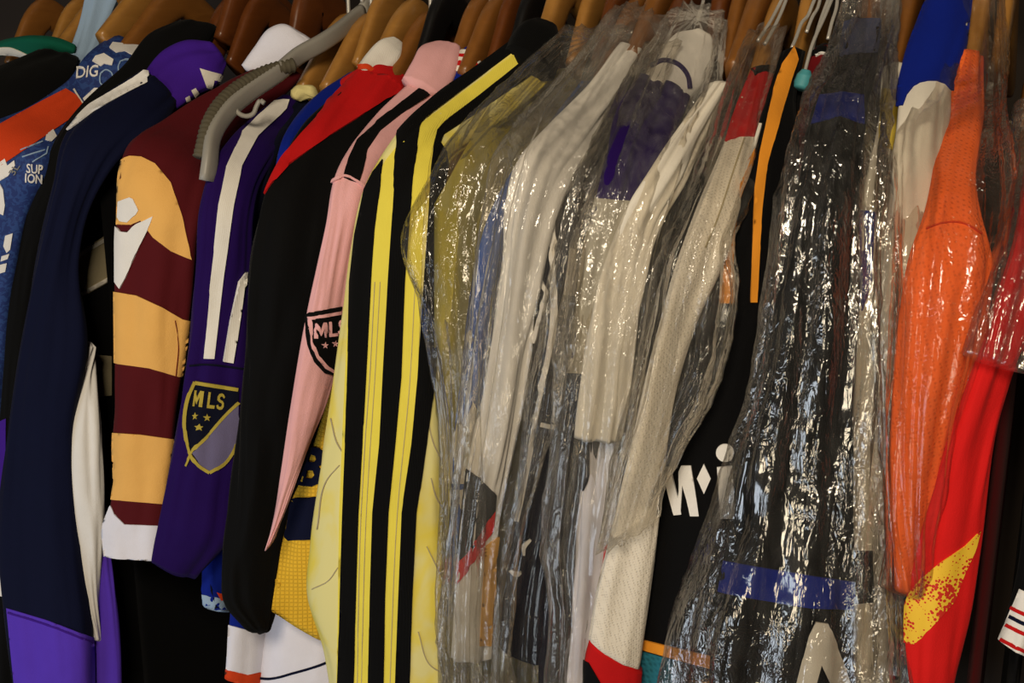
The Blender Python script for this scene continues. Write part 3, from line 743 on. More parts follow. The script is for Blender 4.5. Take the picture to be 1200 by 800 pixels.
# --- pink jersey
g, s, b = G('pink', 'pink_jersey', 'pale pink jersey with black shoulder stripe and black shield badge', (392, 215), (510, 80), 'pink',
  [(478, 100, 520, 118, .14), (440, 135, 490, 158, .095), (410, 172, 462, 200, .045, .07), (391, 216, 438, 240, .012, .04), (385, 262, 425, 275, .002, .03), (376, 310, 416, 320, -.002, .03), (366, 360, 408, 370, -.006, .03), (356, 410, 396, 420, -.01, .025), (344, 480, 382, 470, -.014, .015), (332, 555, 362, 520, -.017, .005), (322, 605, 345, 572, -.02, -.01), (313, 642, 322, 630, -.022, -.02)], 'pink',
  'wood_mid', 'wooden hanger just above the pink collar', ny=.15, sl=dict(seed=16, fold=.003), slab=dict(seed=11, dx=.014, Y0=.06), hk=dict(start=.036))
so = s.obj
patch('shoulder_stripe', M['black'], so, [(500, 96), (508, 108), (470, 134), (446, 153), (431, 175), (425, 200), (420, 215), (402, 208), (408, 185), (418, 165), (438, 146), (470, 120)], s, off=.0014, step=5)
patch('sleeve_seam', M['pink'], so, stroke([(389, 214), (402, 207), (420, 214), (432, 226)], 2.5), s, off=.0018, step=3)
patch('badge', M['black'], so, [(358, 367), (400, 359), (400, 440), (392, 440), (380, 437), (368, 424), (360, 404)], s, step=5, off=.0010)
patch('badge_border', M['pink'], so, [(362, 371), (400, 364), (400, 367.5), (365.5, 374), (367, 400), (373, 416), (384, 429), (392, 434), (392, 438), (380, 431), (370, 418), (364, 402)], s, step=3, off=.0016)
for ch, x, y in (('M', 369, 396), ('L', 385, 394), ('S', 395, 392)): glyph('letter', M['pink'], so, ch, (x, y), (13, -1.5), (-.2, -17.5), s)
for x, y in ((380, 404), (392, 402)): patch('star', M['pink'], so, star(x, y, 4.2), s, step=2, off=.0016)
collar(g, 'pink', [(470, 94, 514, 114, .135), (481, 74, 527, 104, .15), (494, 56, 539, 74, .17), (508, 51, 540, 58, .18)], fold=.0015, seed=4)
# --- yellow jersey with initial, knit collar
g, s, b = G('yellow_b', 'yellow_grid_jersey', 'golden yellow jersey with a navy letter B, and striped knit collar', (425, 240), (548, 82), 'lemon',
  [(526, 104, 552, 114, .16), (475, 170, 505, 190, .11), (436, 240, 466, 250, .07), (412, 330, 450, 330, .055), (400, 420, 440, 420, .05), (380, 488, 430, 490, .042), (358, 548, 420, 550, .034), (334, 604, 412, 610, .028), (312, 656, 404, 680, .022), (301, 692, 394, 752, .016)], 'yellowgrid',
  'wood_mid', 'wooden hanger behind the striped knit collar', ny=.16, sl=dict(seed=18, fold=.003, open_end=True, dy=.03), slab=dict(seed=12, dx=.006, zbot=1.3, Y0=.09))
so = s.obj
glyph('letter', M['navy'], so, 'B', (350, 568), (25, 2), (9, -45), s, step=5)
patch('navy_patch', M['navy'], so, [(341, 586), (345, 583), (384, 581), (384, 628), (376, 631), (338, 633), (334, 629)], s, step=5, off=.0012)
c = collar(g, 'royal', [(524, 102, 546, 106, .165), (530, 82, 562, 90, .175), (536, 66, 560, 70, .185), (542, 59, 553, 61, .19)])
for nm, mt, y, wd in (('collar_stripe', 'whiterib', 81, 6), ('collar_stripe', 'red', 75, 6), ('collar_stripe', 'whiterib', 70, 5), ('collar_stripe', 'red', 66, 4), ('collar_stripe', 'whiterib', 61.5, 5)):
    patch(nm, M[mt], c.obj, stroke([(524, y), (545, y), (568, y+5)], wd), c, step=3, off=.0012)
# --- white shirt whose hem shows beside the black and yellow stripes
g, T, N = garment('white_shirt', 'white shirt hem with a thin navy line under the yellow sleeve', 'shirt', (432, 240), (535, 90))
s = Surf([(440, 300, 470, 300, .09), (420, 420, 455, 420, .08), (395, 540, 440, 540, .07), (350, 640, 415, 640, .062), (322, 700, 405, 740, .056), (308, 750, 402, 780, .05), (298, 815, 402, 830, .045)], seed=20, fold=.002)
s.build('sleeve', M['lavwhite'], g)
patch('hem_line', M['navy'], s.obj, stroke([(296, 793), (315, 795), (345, 788), (372, 780), (392, 772)], 2.6), s, step=4)
# --- black and yellow striped jersey
Y9 = [(610, 46, 652, 84, .15), (558, 84, 606, 130, .115), (507, 118, 552, 170, .07), (466, 158, 526, 194, .03), (436, 206, 522, 222, .012), (413, 290, 520, 300, .0), (403, 370, 516, 380, -.004), (391, 460, 514, 470, -.008), (376, 560, 516, 560, -.012), (366, 640, 518, 640, -.015), (364, 692, 520, 700, -.018), (382, 755, 522, 760, -.02), (388, 815, 524, 815, -.023)]
g, s, b = G('striped', 'striped_jersey', 'bright yellow jersey with three wide black stripes down its sleeve', (428, 205), (625, 52), 'yellowprint', Y9, 'yellowprint',
  'wood_light', 'pale wooden hanger left of the black ribbed collar', ny=.17, sl=dict(seed=21, fold=.003, nu=64, nt=120, b=.36), slab=dict(seed=13, dx=.05, Y0=.005, drop=.024))
so = s.obj
patch('yellow_stripe', M['yellow'], so, [(437, 215), (452, 188), (470, 165), (500, 140), (560, 96), (604, 62), (614, 54), (628, 64), (560, 118), (520, 148), (509, 165), (502, 195), (496, 260), (494, 330), (490, 442), (486, 520), (478, 600), (470, 700), (466, 812), (395, 812), (398, 600), (405, 442), (411, 330), (420, 260)], s, step=8, off=.0008)
K = M['blackrib']
patch('black_stripe', K, so, [(449, 187), (447, 215), (440, 270), (436, 330), (430, 442), (426, 520), (421, 600), (418, 700), (415, 812), (396, 812), (399, 700), (402, 600), (406, 500), (408, 442), (411, 330), (417, 275), (428, 222), (438, 202)], s, off=.0016)
patch('black_stripe', K, so, [(602, 40), (550, 76), (500, 112), (476, 132), (466, 150), (464, 172), (463, 190), (460, 250), (455, 330), (449, 442), (445, 520), (437, 600), (434, 700), (432, 812), (450, 812), (452, 700), (456, 600), (464, 520), (471, 442), (475, 330), (481, 250), (486, 195), (489, 165), (494, 143), (505, 132), (560, 92), (600, 62), (612, 54)], s, off=.0016)
patch('black_stripe', K, so, [(622, 62), (600, 80), (560, 112), (520, 142), (511, 152), (508, 172), (505, 195), (502, 250), (497, 330), (490, 442), (482, 520), (471, 600), (467, 700), (463, 812), (480, 812), (483, 700), (488, 600), (500, 520), (509, 442), (516, 330), (521, 250), (524, 195), (522, 178), (516, 168), (520, 158), (560, 132), (600, 104), (640, 76), (636, 62)], s, off=.0016)
for q, wd in (([(440, 330), (434, 442), (424, 600), (419, 812)], .8), ([(446, 330), (440, 442), (430, 600), (424, 812)], .7), ([(487, 330), (481, 442), (466, 600), (457, 812)], .8)):
    patch('stitching', M['beige'], so, stroke(q, wd), s, step=4, off=.0012)
for q in ([(505, 560), (512, 585), (522, 600)], [(500, 640), (512, 665), (524, 690)], [(490, 740), (505, 780), (522, 790)], [(372, 620), (385, 560), (398, 545)], [(366, 690), (385, 680), (396, 665)], [(500, 480), (508, 520), (520, 545)], [(388, 490), (396, 520), (402, 530)]):
    patch('print_line', M['beige'], so, stroke(q, 1.1), s, step=3, off=.0007)
collar(g, 'blackrib', [(592, 58, 648, 92, .135), (598, 44, 654, 74, .15), (612, 28, 656, 52, .165), (624, 24, 652, 35, .175)])
# --- blue and white jersey in the first bag
g, s, b = G('blue_white', 'blue_white_jersey', 'blue and white patched jersey inside the bag beside yellow stripes', (585, 240), (690, 90), 'blue',
  [(686, 95, 705, 105, .15), (635, 160, 655, 175, .10), (598, 205, 624, 220, .05), (570, 262, 602, 275, .03), (553, 340, 590, 345, .024), (543, 420, 578, 425, .02), (533, 490, 564, 500, .018), (531, 560, 555, 562, .018), (529, 640, 549, 645, .014), (526, 722, 540, 722, .01)], 'blue', 'wood_mid', 'wooden hanger over the bagged blue and white jersey',
  sl=dict(seed=22, fold=.003, b=.6), slab=dict(seed=14, dx=.006, Y0=.1))
patch('white_patch', M['white'], s.obj, [(554, 470), (558, 480), (556, 545), (548, 566), (526, 566), (530, 520), (536, 492), (545, 500)], s, off=.0012)
patch('white_patch', M['white'], s.obj, [(526, 574), (546, 573), (546, 590), (540, 596), (526, 594)], s, off=.0012)
patch('white_patch', M['white'], s.obj, [(547, 396), (551, 386), (555, 398), (551, 404)], s, off=.0012)
# --- white long sleeve jersey
g, s, b = G('white', 'white_jersey', 'white long sleeved jersey in clear plastic beside yellow stripes', (597, 195), (738, 60), 'offwhite',
  [(730, 52, 752, 66, .15), (692, 98, 724, 124, .11), (640, 148, 690, 185, .055), (607, 188, 660, 228, .015), (595, 245, 642, 280, .002), (587, 320, 630, 345, -.002), (571, 420, 616, 425, -.006), (560, 490, 604, 505, -.01), (552, 545, 592, 565, -.013), (545, 600, 584, 605, -.012), (538, 660, 580, 665, -.012), (533, 720, 578, 722, -.012), (530, 768, 574, 770, -.012)], 'white', 'wood_mid', 'wooden hanger inside the bag of the white jersey',
  sl=dict(seed=23, fold=.005), slab=dict(seed=15, dx=.012))
so = s.obj
patch('dark_band', M['ink'], so, [(546, 548), (562, 560), (582, 580), (580, 600), (562, 630), (540, 662), (536, 640)], s)
patch('red_stripe', M['scarlet'], so, [(580, 598), (578, 620), (548, 668), (535, 685), (538, 660), (560, 628)], s, off=.0014)
patch('yellow_stripe', M['gold'], so, [(568, 640), (584, 628), (582, 756), (562, 756)], s, off=.0014)
# --- dark navy jersey with white chevrons
g, s, b = G('chevron', 'chevron_jersey', 'dark navy jersey with white piping and chevrons inside clear plastic', (665, 215), (755, 80), 'deepnavy',
  [(742, 80, 760, 92, .15), (704, 145, 732, 168, .10), (672, 205, 706, 225, .05), (645, 265, 690, 290, .025), (630, 350, 678, 360, .015), (622, 430, 672, 440, .01), (612, 520, 664, 525, .004), (604, 610, 654, 615, .002), (592, 690, 646, 700, -.002), (590, 760, 628, 775, -.004)], 'deepnavy', 'wood_red', 'wooden hanger over the chevron jersey bag',
  sl=dict(seed=24, fold=.004), slab=dict(seed=16, dx=.008))
so = s.obj
patch('piping', M['white'], so, stroke([(700, 170), (668, 205), (651, 240), (648, 300), (648, 390), (640, 430), (626, 500), (615, 560), (606, 610)], [4, 5, 7, 7, 7, 6, 6, 5, 4]), s, off=.0016, step=4)
patch('chevron', M['white'], so, stroke([(626, 308), (640, 342), (626, 402)], 4, smooth=False), s, step=4, off=.0014)
patch('chevron', M['white'], so, stroke([(622, 330), (632, 345), (622, 375)], 3, smooth=False), s, step=4, off=.0014)
patch('sleeve_ring', M['white'], so, stroke([(634, 497), (646, 500), (662, 501)], 5), s, step=3, off=.0014)
patch('emblem', M['white'], so, stroke([(622, 632), (614, 640), (614, 650)], [3, 6, 3]), s, step=3, off=.0014)
patch('emblem', M['white'], so, stroke([(599, 668), (605, 672), (611, 670)], [3, 6, 3]), s, step=3, off=.0014)
# --- purple jersey with white striped collar
g, s, b = G('purple_white', 'purple_white_jersey', 'deep purple jersey with tall white collar ringed in purple', (715, 190), (800, 62), 'black',
  [(756, 90, 802, 118, .13), (730, 128, 790, 156, .09), (717, 170, 772, 192, .045), (706, 220, 752, 240, .02), (690, 285, 736, 295, .012), (678, 355, 724, 365, .01), (666, 430, 712, 440, .008), (654, 510, 702, 520, .006), (646, 600, 694, 600, .004), (640, 700, 690, 700, .002), (636, 800, 688, 800, 0)], 'deeppurple', 'wood_red', 'wooden hanger above the white collar with purple ring',
  sl=dict(seed=25, fold=.004), slab=dict(seed=18, dx=.01), hk=dict(start=.07))
so = s.obj
patch('grey_panel', M['pale'], so, [(695, 232), (770, 238), (740, 300), (735, 350), (722, 440), (655, 436), (672, 350), (685, 280)], s)
patch('dark_panel', M['deepnavy'], so, [(650, 436), (725, 440), (720, 500), (700, 700), (690, 812), (620, 812), (630, 640), (645, 480)], s)
patch('white_tag', M['white'], LINES['chevron'][3].obj, [(668, 290), (676, 294), (674, 346), (660, 345)], LINES['chevron'][3], off=.0016, step=4)
c = collar(g, 'white', [(752, 96, 800, 122, .13), (760, 80, 812, 110, .148), (778, 54, 830, 86, .17), (797, 38, 836, 62, .185), (812, 35, 832, 46, .19)], fold=.001)
patch('collar_ring', M['deeppurple'], c.obj, stroke([(762, 78), (778, 71), (795, 76), (806, 90), (808, 104)], 4.5), c, step=3, off=.001)
# --- white jersey in bag with wide cuff
g, s, b = G('white2', 'white_cuff_jersey', 'white jersey with a broad straight cuff inside milky plastic', (760, 200), (850, 75), 'offwhite',
  [(836, 95, 860, 105, .13), (800, 145, 828, 165, .085), (768, 195, 805, 220, .04), (734, 250, 776, 268, .016), (706, 315, 756, 330, .006), (690, 390, 744, 400, .0), (682, 455, 736, 460, -.004), (677, 514, 724, 516, -.006)], 'offwhite', 'wood_mid', 'wooden hanger beside two thin steel hooks',
  sl=dict(seed=26, fold=.005, open_end=True), slab=dict(seed=19, dx=.006))
u = Surf([(684, 505, 722, 508, .012), (680, 570, 724, 575, .008), (676, 650, 722, 655, .006), (668, 730, 716, 735, .004), (660, 812, 712, 812, .002)], seed=27, fold=.005)
uo = u.build('lower_sleeve', M['lavwhite'], g)
patch('navy_panel', M['deepnavy'], uo, [(676, 505), (690, 512), (690, 560), (684, 575), (674, 570)], u)
patch('pink_panel', M['scarlet'], uo, [(708, 640), (730, 625), (730, 720), (712, 740), (704, 690)], u)
# --- white mesh jersey with red shoulder
g, s, b = G('white_red', 'white_red_jersey', 'cream mesh jersey with red shoulder and red cuff', (815, 280), (893, 88), 'offwhite',
  [(884, 82, 908, 84, .145), (864, 128, 896, 132, .105), (842, 182, 884, 182, .06), (818, 240, 866, 245, .02), (796, 300, 848, 306, .002), (776, 370, 815, 376, -.006), (757, 445, 793, 450, -.012), (736, 540, 779, 545, -.018), (715, 630, 767, 635, -.024), (698, 700, 757, 715, -.028), (690, 748, 750, 782, -.03)], 'whitemesh', 'wood_light', 'pale wooden hanger above the red shoulder with black neckline', ny=.145,
  sl=dict(seed=28, fold=.002, nu=56), slab=dict(seed=20, dx=.004))
so = s.obj
patch('red_shoulder', M['red'], so, [(880, 78), (914, 78), (896, 165), (884, 160), (868, 160), (850, 166), (858, 140)], s)
patch('neckline', M['black'], so, [(880, 78), (914, 78), (910, 88), (896, 84), (884, 90)], s, off=.0014)
patch('seam', M['beige'], so, stroke([(872, 162), (856, 210), (838, 262), (826, 290)], 1.2), s, step=4)
u = Surf([(691, 750, 752, 784, -.029), (686, 768, 751, 798, -.028), (684, 800, 750, 822, -.028)], seed=29, fold=.001, nt=24, b=.44)
uo = u.build('cuff', M['red'], g)
patch('cuff_trim', M['black'], uo, [(680, 770), (690, 776), (704, 800), (715, 830), (680, 830)], u)
# --- black jersey with amber stripes and lettering
g, s, b = G('black_amber', 'black_amber_jersey', 'black jersey with two amber shoulder stripes and white lettering', (860, 230), (935, 55), 'ink',
  [(916, 60, 942, 62, .14), (900, 110, 932, 115, .11), (886, 160, 936, 165, .07), (872, 215, 934, 220, .045, .08), (856, 270, 930, 275, .035, .07), (840, 330, 925, 335, .03, .06), (818, 400, 915, 405, .026, .05), (792, 480, 905, 485, .022, .045), (770, 560, 900, 560, .018, .04), (756, 640, 892, 640, .014, .035), (748, 700, 885, 705, .012, .03), (746, 765, 880, 770, .01, .03), (740, 815, 876, 815, .01, .03)], 'ink', ny=.14,
  sl=dict(seed=30, fold=.0015, nu=64), slab=dict(seed=21, dx=.006, Y0=.09))
so = s.obj
patch('amber_stripe', M['amber'], so, [(930, 54), (934, 70), (926, 95), (921, 115), (911, 150), (898, 195), (893, 240), (889, 300), (887, 354), (879, 354), (881, 300), (882, 270), (884, 220), (890, 180), (899, 140), (906, 105), (916, 76)], s, off=.0014, step=5)
patch('amber_stripe', M['amber'], so, [(886, 175), (878, 205), (867, 235), (862, 270), (860, 310), (861, 355), (844, 355), (846, 300), (854, 262), (866, 225), (878, 190)], s, off=.0014, step=5)
patch('white_edge', M['offwhite'], so, stroke([(892, 146), (882, 180), (870, 215)], 2.5), s, off=.0014, step=4)
for q in ([(777, 547), (786, 546), (793, 575), (799, 602), (790, 603), (784, 580)], [(796, 552), (799, 545), (810, 545), (815, 575), (819, 604), (809, 604), (805, 585), (800, 568), (798, 600), (792, 602), (796, 575)], [(825, 543), (833, 560), (825, 578), (817, 560)], [(840, 547), (858, 545), (861, 607), (844, 607)], circle(849.5, 530, 10.5), [(878, 545), (880, 575), (874, 570), (871, 560), (873, 550)]):
    patch('lettering', M['white'], so, q, s, off=.0014, step=4)
patch('hem_stripe', M['amber'], so, [(745, 747), (790, 758), (832, 768), (860, 772), (860, 787), (831, 782), (790, 771), (745, 758)], s, off=.0014)
patch('hem_panel', M['tealmesh'], so, [(742, 760), (790, 773), (786, 815), (735, 815)], s, off=.0008)
# --- dark shirts on wire hangers
g, s, b = G('dark_wire', 'black_vest', 'thin black vest hanging from a wire hanger with turquoise tip', (920, 200), (942, 108), 'black',
  [(932, 102, 950, 104, .15), (922, 140, 946, 142, .12), (912, 190, 944, 195, .085), (906, 260, 940, 265, .075, .09), (900, 340, 934, 340, .07, .08), (892, 430, 920, 430, .065, .08)], 'black', sl=dict(seed=31, fold=.002), slab=dict(seed=22, Y0=.12))
g, s, b = G('dark_red', 'dark_red_shirt', 'dark red shirt between the turquoise tip and the bagged black jersey', (945, 190), (964, 60), 'darkred',
  [(956, 56, 973, 58, .17), (949, 95, 968, 100, .14), (938, 150, 960, 155, .10), (930, 210, 950, 215, .085), (922, 300, 944, 300, .08)], 'darkred', sl=dict(seed=32, fold=.002), slab=dict(seed=23, Y0=.19, dx=-.012), ny=.16)
patch('neckline', M['black'], s.obj, [(950, 50), (980, 50), (976, 66), (966, 62), (952, 66)], s, step=4)
patch('neck_trim', M['white'], s.obj, stroke([(956, 66), (963, 63), (970, 66)], 1.8), s, step=3, off=.0014)
WIREX = []
def wire(label, pts, rad=.0015, knob=None):
    P = [at(*q) for q in pts]
    t = thing('wire_hanger', label, 'hanger', P[-1], 'wire hangers in the middle of the rail')
    top = P[0]
    sweep('wire', P, rad, M['steel'], t, n=10)
    x, yc, z = float(top[0]), float(top[1]), float(top[2])
    WIREX.append(x)
    hk_ = [(x, yc, z), (x, RY-.005, max(z+.02, RAILZ-.05)), (x, RY-.015, RAILZ-.008)]
    for a in range(180, -41, -30): hk_.append((x, RY+.0165*math.cos(math.radians(a)), RAILZ+.0165*math.sin(math.radians(a))))
    sweep('hook', hk_, rad, M['steel'], t, n=10)
    if knob:
        kp = [at(*q) for q in knob]
        sweep('tip', kp, [.0035, .0062, .0066, .0054], M['turquoise_rubber'], t, n=16)
    return t
wire('wire hanger whose rod ends in a turquoise rubber tip', [(976, -4, .20), (966, 20, .185), (952, 52, .165), (942, 88, .15)], knob=[(945, 82, .135), (943, 89, .134), (940, 98, .132), (938, 104, .13)])
wire('second steel rod leaning beside the turquoise tipped wire', [(972, -4, .21), (963, 20, .195), (954, 50, .175), (946, 86, .157)])
wire('wire hanger with kinked neck above the amber stripe', [(957, -6, .21), (951, 8, .20), (947, 18, .195), (940, 26, .185), (933, 44, .17), (928, 56, .16)])
wire('short wire hook just left of the dark red neckline', [(962, -4, .215), (958, 10, .205), (952, 20, .195), (945, 38, .185)])
wire('wire hanger of the dark red shirt', [(982, -6, .21), (980, 10, .20), (975, 26, .19), (970, 46, .18)])
wire('thin steel hanger rod above the bag of the cream mesh jersey', [(918, -4, .20), (910, 12, .19), (900, 30, .17), (888, 48, .155)])
wire('thin steel hanger rod touching the red shoulder', [(922, -2, .195), (914, 18, .18), (904, 38, .165), (896, 52, .155)])
wire('chromed wire behind the white collar with purple ring', [(826, -8, .215), (823, 6, .205), (818, 22, .19)])
# --- black jersey with blue stripes in the shiny bag
g, s, b = G('black_bag', 'black_blue_jersey', 'black jersey with blue bands inside the shiny clear bag', (955, 150), (1000, 45), 'black',
  [(992, 26, 1028, 28, .16), (982, 70, 1024, 72, .13), (962, 118, 1012, 120, .08), (946, 155, 1008, 160, .04), (932, 220, 1004, 225, .014), (912, 310, 1000, 315, .002), (893, 400, 998, 405, -.004), (875, 490, 998, 495, -.008), (860, 570, 998, 575, -.012), (849, 655, 998, 660, -.016), (838, 740, 997, 745, -.02), (832, 815, 996, 815, -.022)], 'black', 'wood_mid', 'wooden hanger seen through the top of the shiny bag',
  sl=dict(seed=33, fold=.005, fu=2.2), slab=dict(seed=24, dx=.004), hk=dict(start=.05))
so = s.obj
patch('collar_band', M['greyblue'], so, [(986, 22), (1032, 22), (1028, 62), (1008, 62), (984, 66)], s)
patch('shoulder_band', M['royal'], so, [(960, 112), (985, 108), (1012, 112), (1012, 146), (985, 136), (950, 146)], s)
patch('blue_band', M['royal'], so, [(840, 655), (890, 664), (950, 674), (1004, 682), (1004, 714), (950, 712), (890, 702), (836, 692)], s, off=.0012)
patch('white_mark', M['offwhite'], so, [(930, 815), (948, 745), (956, 728), (970, 730), (985, 770), (1000, 815), (980, 815), (962, 778), (952, 815)], s, off=.0014)
# --- white and blue jersey in same bag
g, s, b = G('white_blue', 'white_blue_jersey', 'white jersey with a yellow collar band and small blue panel', (1020, 190), (1047, 80), 'offwhite',
  [(1042, 76, 1056, 80, .15), (1036, 120, 1052, 125, .12), (1026, 175, 1046, 180, .08), (1014, 240, 1046, 250, .045), (1008, 330, 1042, 335, .035), (1004, 420, 1040, 425, .03), (1002, 520, 1042, 525, .026), (1001, 640, 1044, 640, .022), (1001, 815, 1046, 815, .02)], 'offwhite', 'wood_mid', 'wooden hanger beside the royal blue collar', ny=.15,
  sl=dict(seed=34, fold=.003), slab=dict(seed=25))
so = s.obj
patch('yellow_band', M['lemon'], so, [(1034, 104), (1056, 106), (1052, 140), (1044, 176), (1030, 170)], s)
patch('blue_panel', M['royal'], so, [(1006, 246), (1026, 248), (1022, 330), (1010, 364), (1000, 360)], s)
patch('black_panel', M['black'], so, [(996, 645), (1022, 645), (1024, 705), (996, 708)], s)
# --- royal blue collar, white sleeve
g, s, b = G('blue_collar', 'blue_collar_jersey', 'white sleeved jersey with a big royal blue collar yoke', (1052, 150), (1105, 40), 'royal',
  [(1088, 2, 1136, 4, .175), (1070, 50, 1130, 52, .14), (1058, 96, 1114, 100, .105), (1054, 140, 1110, 146, .07), (1046, 200, 1098, 210, .04), (1038, 280, 1084, 290, .025), (1034, 380, 1072, 385, .02), (1032, 480, 1064, 485, .018)], 'offwhite', 'wood_mid', 'wooden hanger behind the big royal blue collar', ny=.16,
  sl=dict(seed=35, fold=.002, b=.5), slab=dict(seed=26, Y0=.1))
patch('blue_yoke', M['royal'], s.obj, [(1080, -6), (1142, -6), (1134, 60), (1116, 108), (1108, 99), (1098, 95), (1088, 95), (1078, 97), (1070, 102), (1063, 111), (1058, 124), (1048, 126), (1056, 90)], s, off=.0014)
# --- orange jersey
g, s, b = G('orange', 'orange_jersey', 'bright orange mesh jersey with a narrow shoulder under clear plastic', (1105, 250), (1135, 80), 'orangemesh',
  [(1114, 66, 1154, 68, .15), (1108, 110, 1153, 112, .12), (1102, 165, 1148, 168, .075), (1096, 210, 1144, 214, .04), (1086, 252, 1148, 256, .015), (1068, 302, 1157, 306, .002), (1056, 370, 1152, 374, -.006), (1048, 450, 1130, 455, -.012), (1044, 530, 1110, 535, -.016), (1046, 600, 1090, 604, -.02), (1052, 650, 1072, 655, -.022), (1056, 690, 1062, 692, -.024)], 'orangemesh', 'wood_light', 'pale wooden hanger above the orange shoulder', ny=.15,
  sl=dict(seed=36, fold=.003, nu=56, b=.5), slab=dict(seed=27, zbot=1.25, Y0=.1))
patch('seam', M['orange_red'], s.obj, stroke([(1086, 268), (1105, 261), (1130, 262), (1150, 274)], 1.6), s, step=4)
# --- red jersey with yellow flame
g, s, b = G('red', 'red_jersey', 'bright red jersey with a speckled yellow flame on its sleeve', (1175, 330), (1195, 200), 'darkred',  # body in a darker red than the sleeve: shade painted into its colour
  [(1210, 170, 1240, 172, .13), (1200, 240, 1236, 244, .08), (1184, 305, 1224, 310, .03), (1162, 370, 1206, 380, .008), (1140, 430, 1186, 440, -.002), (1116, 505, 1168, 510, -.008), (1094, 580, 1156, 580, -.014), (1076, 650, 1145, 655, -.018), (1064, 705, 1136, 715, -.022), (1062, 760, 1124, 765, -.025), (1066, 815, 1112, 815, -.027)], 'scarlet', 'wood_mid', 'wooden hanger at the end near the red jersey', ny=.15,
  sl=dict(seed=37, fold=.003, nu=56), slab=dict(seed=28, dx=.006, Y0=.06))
patch('flame', M['flame'], s.obj, [(1148, 622), (1130, 640), (1100, 660), (1072, 685), (1058, 708), (1056, 752), (1072, 754), (1090, 736), (1118, 704), (1130, 672), (1142, 646)], s, step=5)
# --- black jersey at the end, striped cuff
g, T, N = garment('black_jersey', 'black jersey at the end with white cuff striped red and navy', 'shirt', (1240, 330), (1262, 180))
s = Surf([(1240, 240, 1290, 250, .05), (1222, 400, 1290, 410, .04), (1204, 560, 1270, 570, .03), (1190, 690, 1250, 720, .02), (1174, 752, 1236, 784, .015)], seed=39, fold=.003, open_end=True)
s.build('sleeve', M['ink'], g)
b = body_slab(T, N, seed=29, Y0=.08); mesh_obj('body', b.V, b.F, M['ink'], g)
patch('cuff', M['white'], s.obj, [(1196, 690), (1260, 720), (1245, 800), (1166, 760), (1172, 745)], s)
for q, mt in (([(1186, 712), (1215, 726), (1250, 742)], 'red'), ([(1184, 722), (1212, 736), (1250, 752)], 'navy'), ([(1180, 732), (1210, 747), (1250, 764)], 'red'), ([(1174, 749), (1206, 766), (1250, 788)], 'red')):
    patch('cuff_stripe', M[mt], s.obj, stroke(q, 4.0), s, step=3, off=.0014)

# ------------------------------------------------------------------ hangers of shirts squeezed out of sight between the others
for px, mt, lb in ((2, 'wood_mid', 'brown wooden hanger above the cream edge of the green collar'), (46, 'wood_light', 'golden wooden hanger right above the dark green collar'), (262, 'wood_red', 'reddish wooden hanger squeezed in beside the purple hood'), (398, 'wood_light', 'slim pale wooden hanger beside the grey plastic arm'),
                   (478, 'wood_dark', 'black lacquered hanger between white ribbed and pink collars'), (560, 'wood_red', 'reddish wooden hanger just above the striped knit collar'),
                   (588, 'wood_dark', 'black lacquered hanger between knit collar and black collar'), (664, 'wood_light', 'pale wooden hanger touching the black ribbed collar'),
                   (700, 'wood_red', 'reddish wooden hanger behind the bag of the white long sleeve'), (846, 'wood_mid', 'brown wooden hanger behind the tall white collar'),
                   (912, 'wood_light', 'golden wooden hanger between red shoulder and amber stripe'), (1076, 'wood_mid', 'brown wooden hanger squeezed against the royal blue collar'), (1166, 'wood_light', 'pale wooden hanger between the orange shoulder and the red jersey')):
    Nq = at(px, 70, .18); wooden_hanger(None, Nq, mt, lb, thick=.0065)
QUEUE.sort(key=lambda q: q[0])
xs = np.array([q[0] for q in QUEUE]); fixed = np.array(WIREX+[FARX])
for _ in range(200):
    for i in range(len(xs)-1):
        d = .0185-(xs[i+1]-xs[i])
        if d > 0: xs[i] -= d/2; xs[i+1] += d/2
    for i in range(len(xs)):
        e = xs[i]-fixed; q = np.argmin(np.abs(e))
        if abs(e[q]) < .0105: xs[i] += (.0105-abs(e[q]))*(1 if e[q] >= 0 else -1)*.6
for x, (x0, Nq, mt, lb, k) in zip(xs, QUEUE):
    Nq[0] = x; build_hanger(Nq, mt, lb, **k)
# ------------------------------------------------------------------ clear plastic bags
def bag(label, st, mat, seed, **k):
    k.setdefault('nu', 120); k.setdefault('nt', 230); k.setdefault('fold', .005); k.setdefault('crinkle', .0013); k.setdefault('vfold', .004)
    k.setdefault('b', .55); k.setdefault('bmax', .042); k.setdefault('bmin', .02); k.setdefault('dy', .02); k.setdefault('fu', 2.0)
    st = [r[:4]+(r[4]-.010,) for r in st]
    s = Surf(st, seed=seed, **k)
    o = mesh_obj('garment_bag', s.V, s.faces(), mat)
    o['label'] = label; o['category'] = 'plastic bag'; o['group'] = 'clear plastic garment bags'
    return o
F1 = film('bag_film', .035, .06, seed=.1, crease=.22, fine=.5); F2 = film('bag_film_milky', .065, .08, seed=1.3); F4 = film('bag_film_taut', .02, .06, seed=3.3, crease=.12, fine=.45); F3 = film('bag_film_shiny', .035, .17, rough=.14, seed=2.1, crease=.55)
bag('clear plastic bag lapping over the black and yellow stripes', [(650, 50, 742, 46, .16), (592, 110, 690, 110, .11), (528, 182, 622, 180, .05), (508, 218, 604, 220, .03), (477, 290, 592, 300, .01), (490, 345, 584, 370, .005), (507, 420, 578, 440, 0), (517, 520, 570, 530, -.004), (519, 640, 566, 640, -.008), (517, 720, 560, 720, -.01), (522, 815, 560, 815, -.012)], F1, 41, crinkle=.0009)
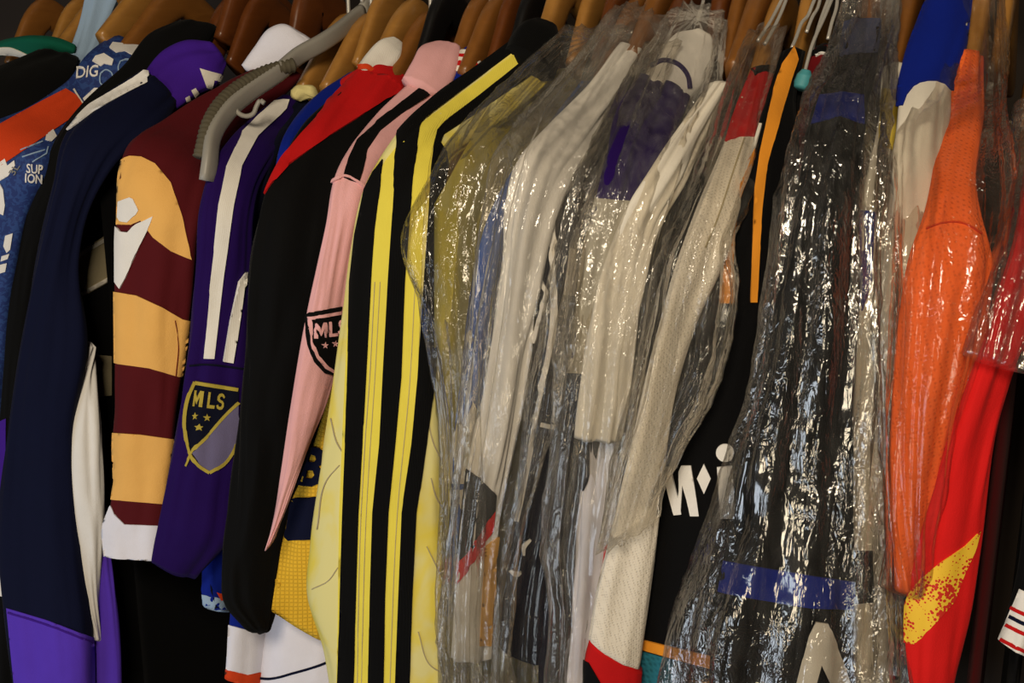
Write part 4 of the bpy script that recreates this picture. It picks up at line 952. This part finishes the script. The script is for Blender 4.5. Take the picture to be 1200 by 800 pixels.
bag('crumpled clear bag around the white long sleeve', [(716, 15, 776, 30, .17), (684, 60, 764, 76, .14), (640, 120, 735, 140, .09), (596, 180, 700, 215, .03), (574, 250, 682, 290, .008), (562, 340, 664, 380, 0), (550, 430, 650, 470, -.006), (538, 530, 625, 560, -.012), (528, 620, 605, 640, -.014), (522, 720, 596, 730, -.014), (520, 815, 600, 815, -.014)], F2, 42)
bag('clear bag around the navy chevron jersey', [(752, 60, 790, 66, .16), (716, 130, 760, 140, .10), (682, 200, 726, 210, .05), (655, 270, 706, 285, .028), (640, 350, 696, 360, .02), (632, 430, 690, 440, .016), (620, 520, 680, 530, .012), (600, 620, 668, 630, .006), (584, 700, 662, 710, .002), (580, 815, 660, 815, 0)], F1, 43)
bag('milky crumpled bag around the wide white cuff', [(786, 20, 846, 30, .18), (760, 70, 840, 90, .14), (728, 140, 818, 160, .09), (704, 210, 800, 230, .045), (672, 290, 776, 310, .02), (662, 380, 760, 400, .006), (660, 470, 746, 490, -.004), (650, 560, 736, 580, -.008), (640, 640, 728, 660, -.010), (650, 720, 722, 735, -.012), (645, 815, 716, 815, -.014)], F2, 44)
bag('clear bag bunched in a knot on the cream mesh sleeve', [(872, 50, 904, 52, .17), (850, 110, 900, 115, .12), (828, 180, 890, 185, .065), (806, 245, 868, 252, .025), (792, 275, 852, 285, .01), (776, 310, 858, 330, .0), (764, 370, 854, 385, -.006), (752, 430, 846, 440, -.012), (736, 500, 806, 515, -.018), (716, 572, 782, 562, -.022), (700, 640, 770, 596, -.025)], F1, 45)
bag('shiny stretched bag over the black and blue jersey', [(996, -20, 1050, -18, .18), (988, 36, 1048, 40, .16), (968, 96, 1042, 100, .11), (938, 158, 1040, 162, .05), (914, 230, 1040, 240, .015), (902, 320, 1044, 330, .002), (886, 420, 1048, 430, -.006), (858, 530, 1050, 540, -.012), (828, 630, 1054, 640, -.018), (800, 720, 1062, 730, -.024), (784, 815, 1066, 815, -.028)], F3, 46, vfold=.006)
bag('clear bag puffed around the orange shoulder', [(1098, -10, 1176, -10, .20), (1092, 50, 1178, 54, .17), (1076, 120, 1180, 124, .11), (1052, 165, 1184, 170, .06), (1050, 230, 1186, 236, .03), (1046, 290, 1176, 296, .006), (1046, 360, 1156, 366, -.004), (1042, 450, 1130, 456, -.012), (1040, 540, 1108, 546, -.016), (1042, 620, 1084, 626, -.02), (1050, 690, 1066, 696, -.024)], F4, 47, b=.42, bmin=.014, vfold=.0025, crinkle=.0008)
bag('clear crinkled plastic bunched on the red shoulder', [(1196, 120, 1260, 126, .15), (1186, 220, 1252, 226, .09), (1172, 300, 1236, 310, .03), (1154, 360, 1214, 380, .006), (1140, 415, 1188, 432, -.006)], F3, 48, nt=120)
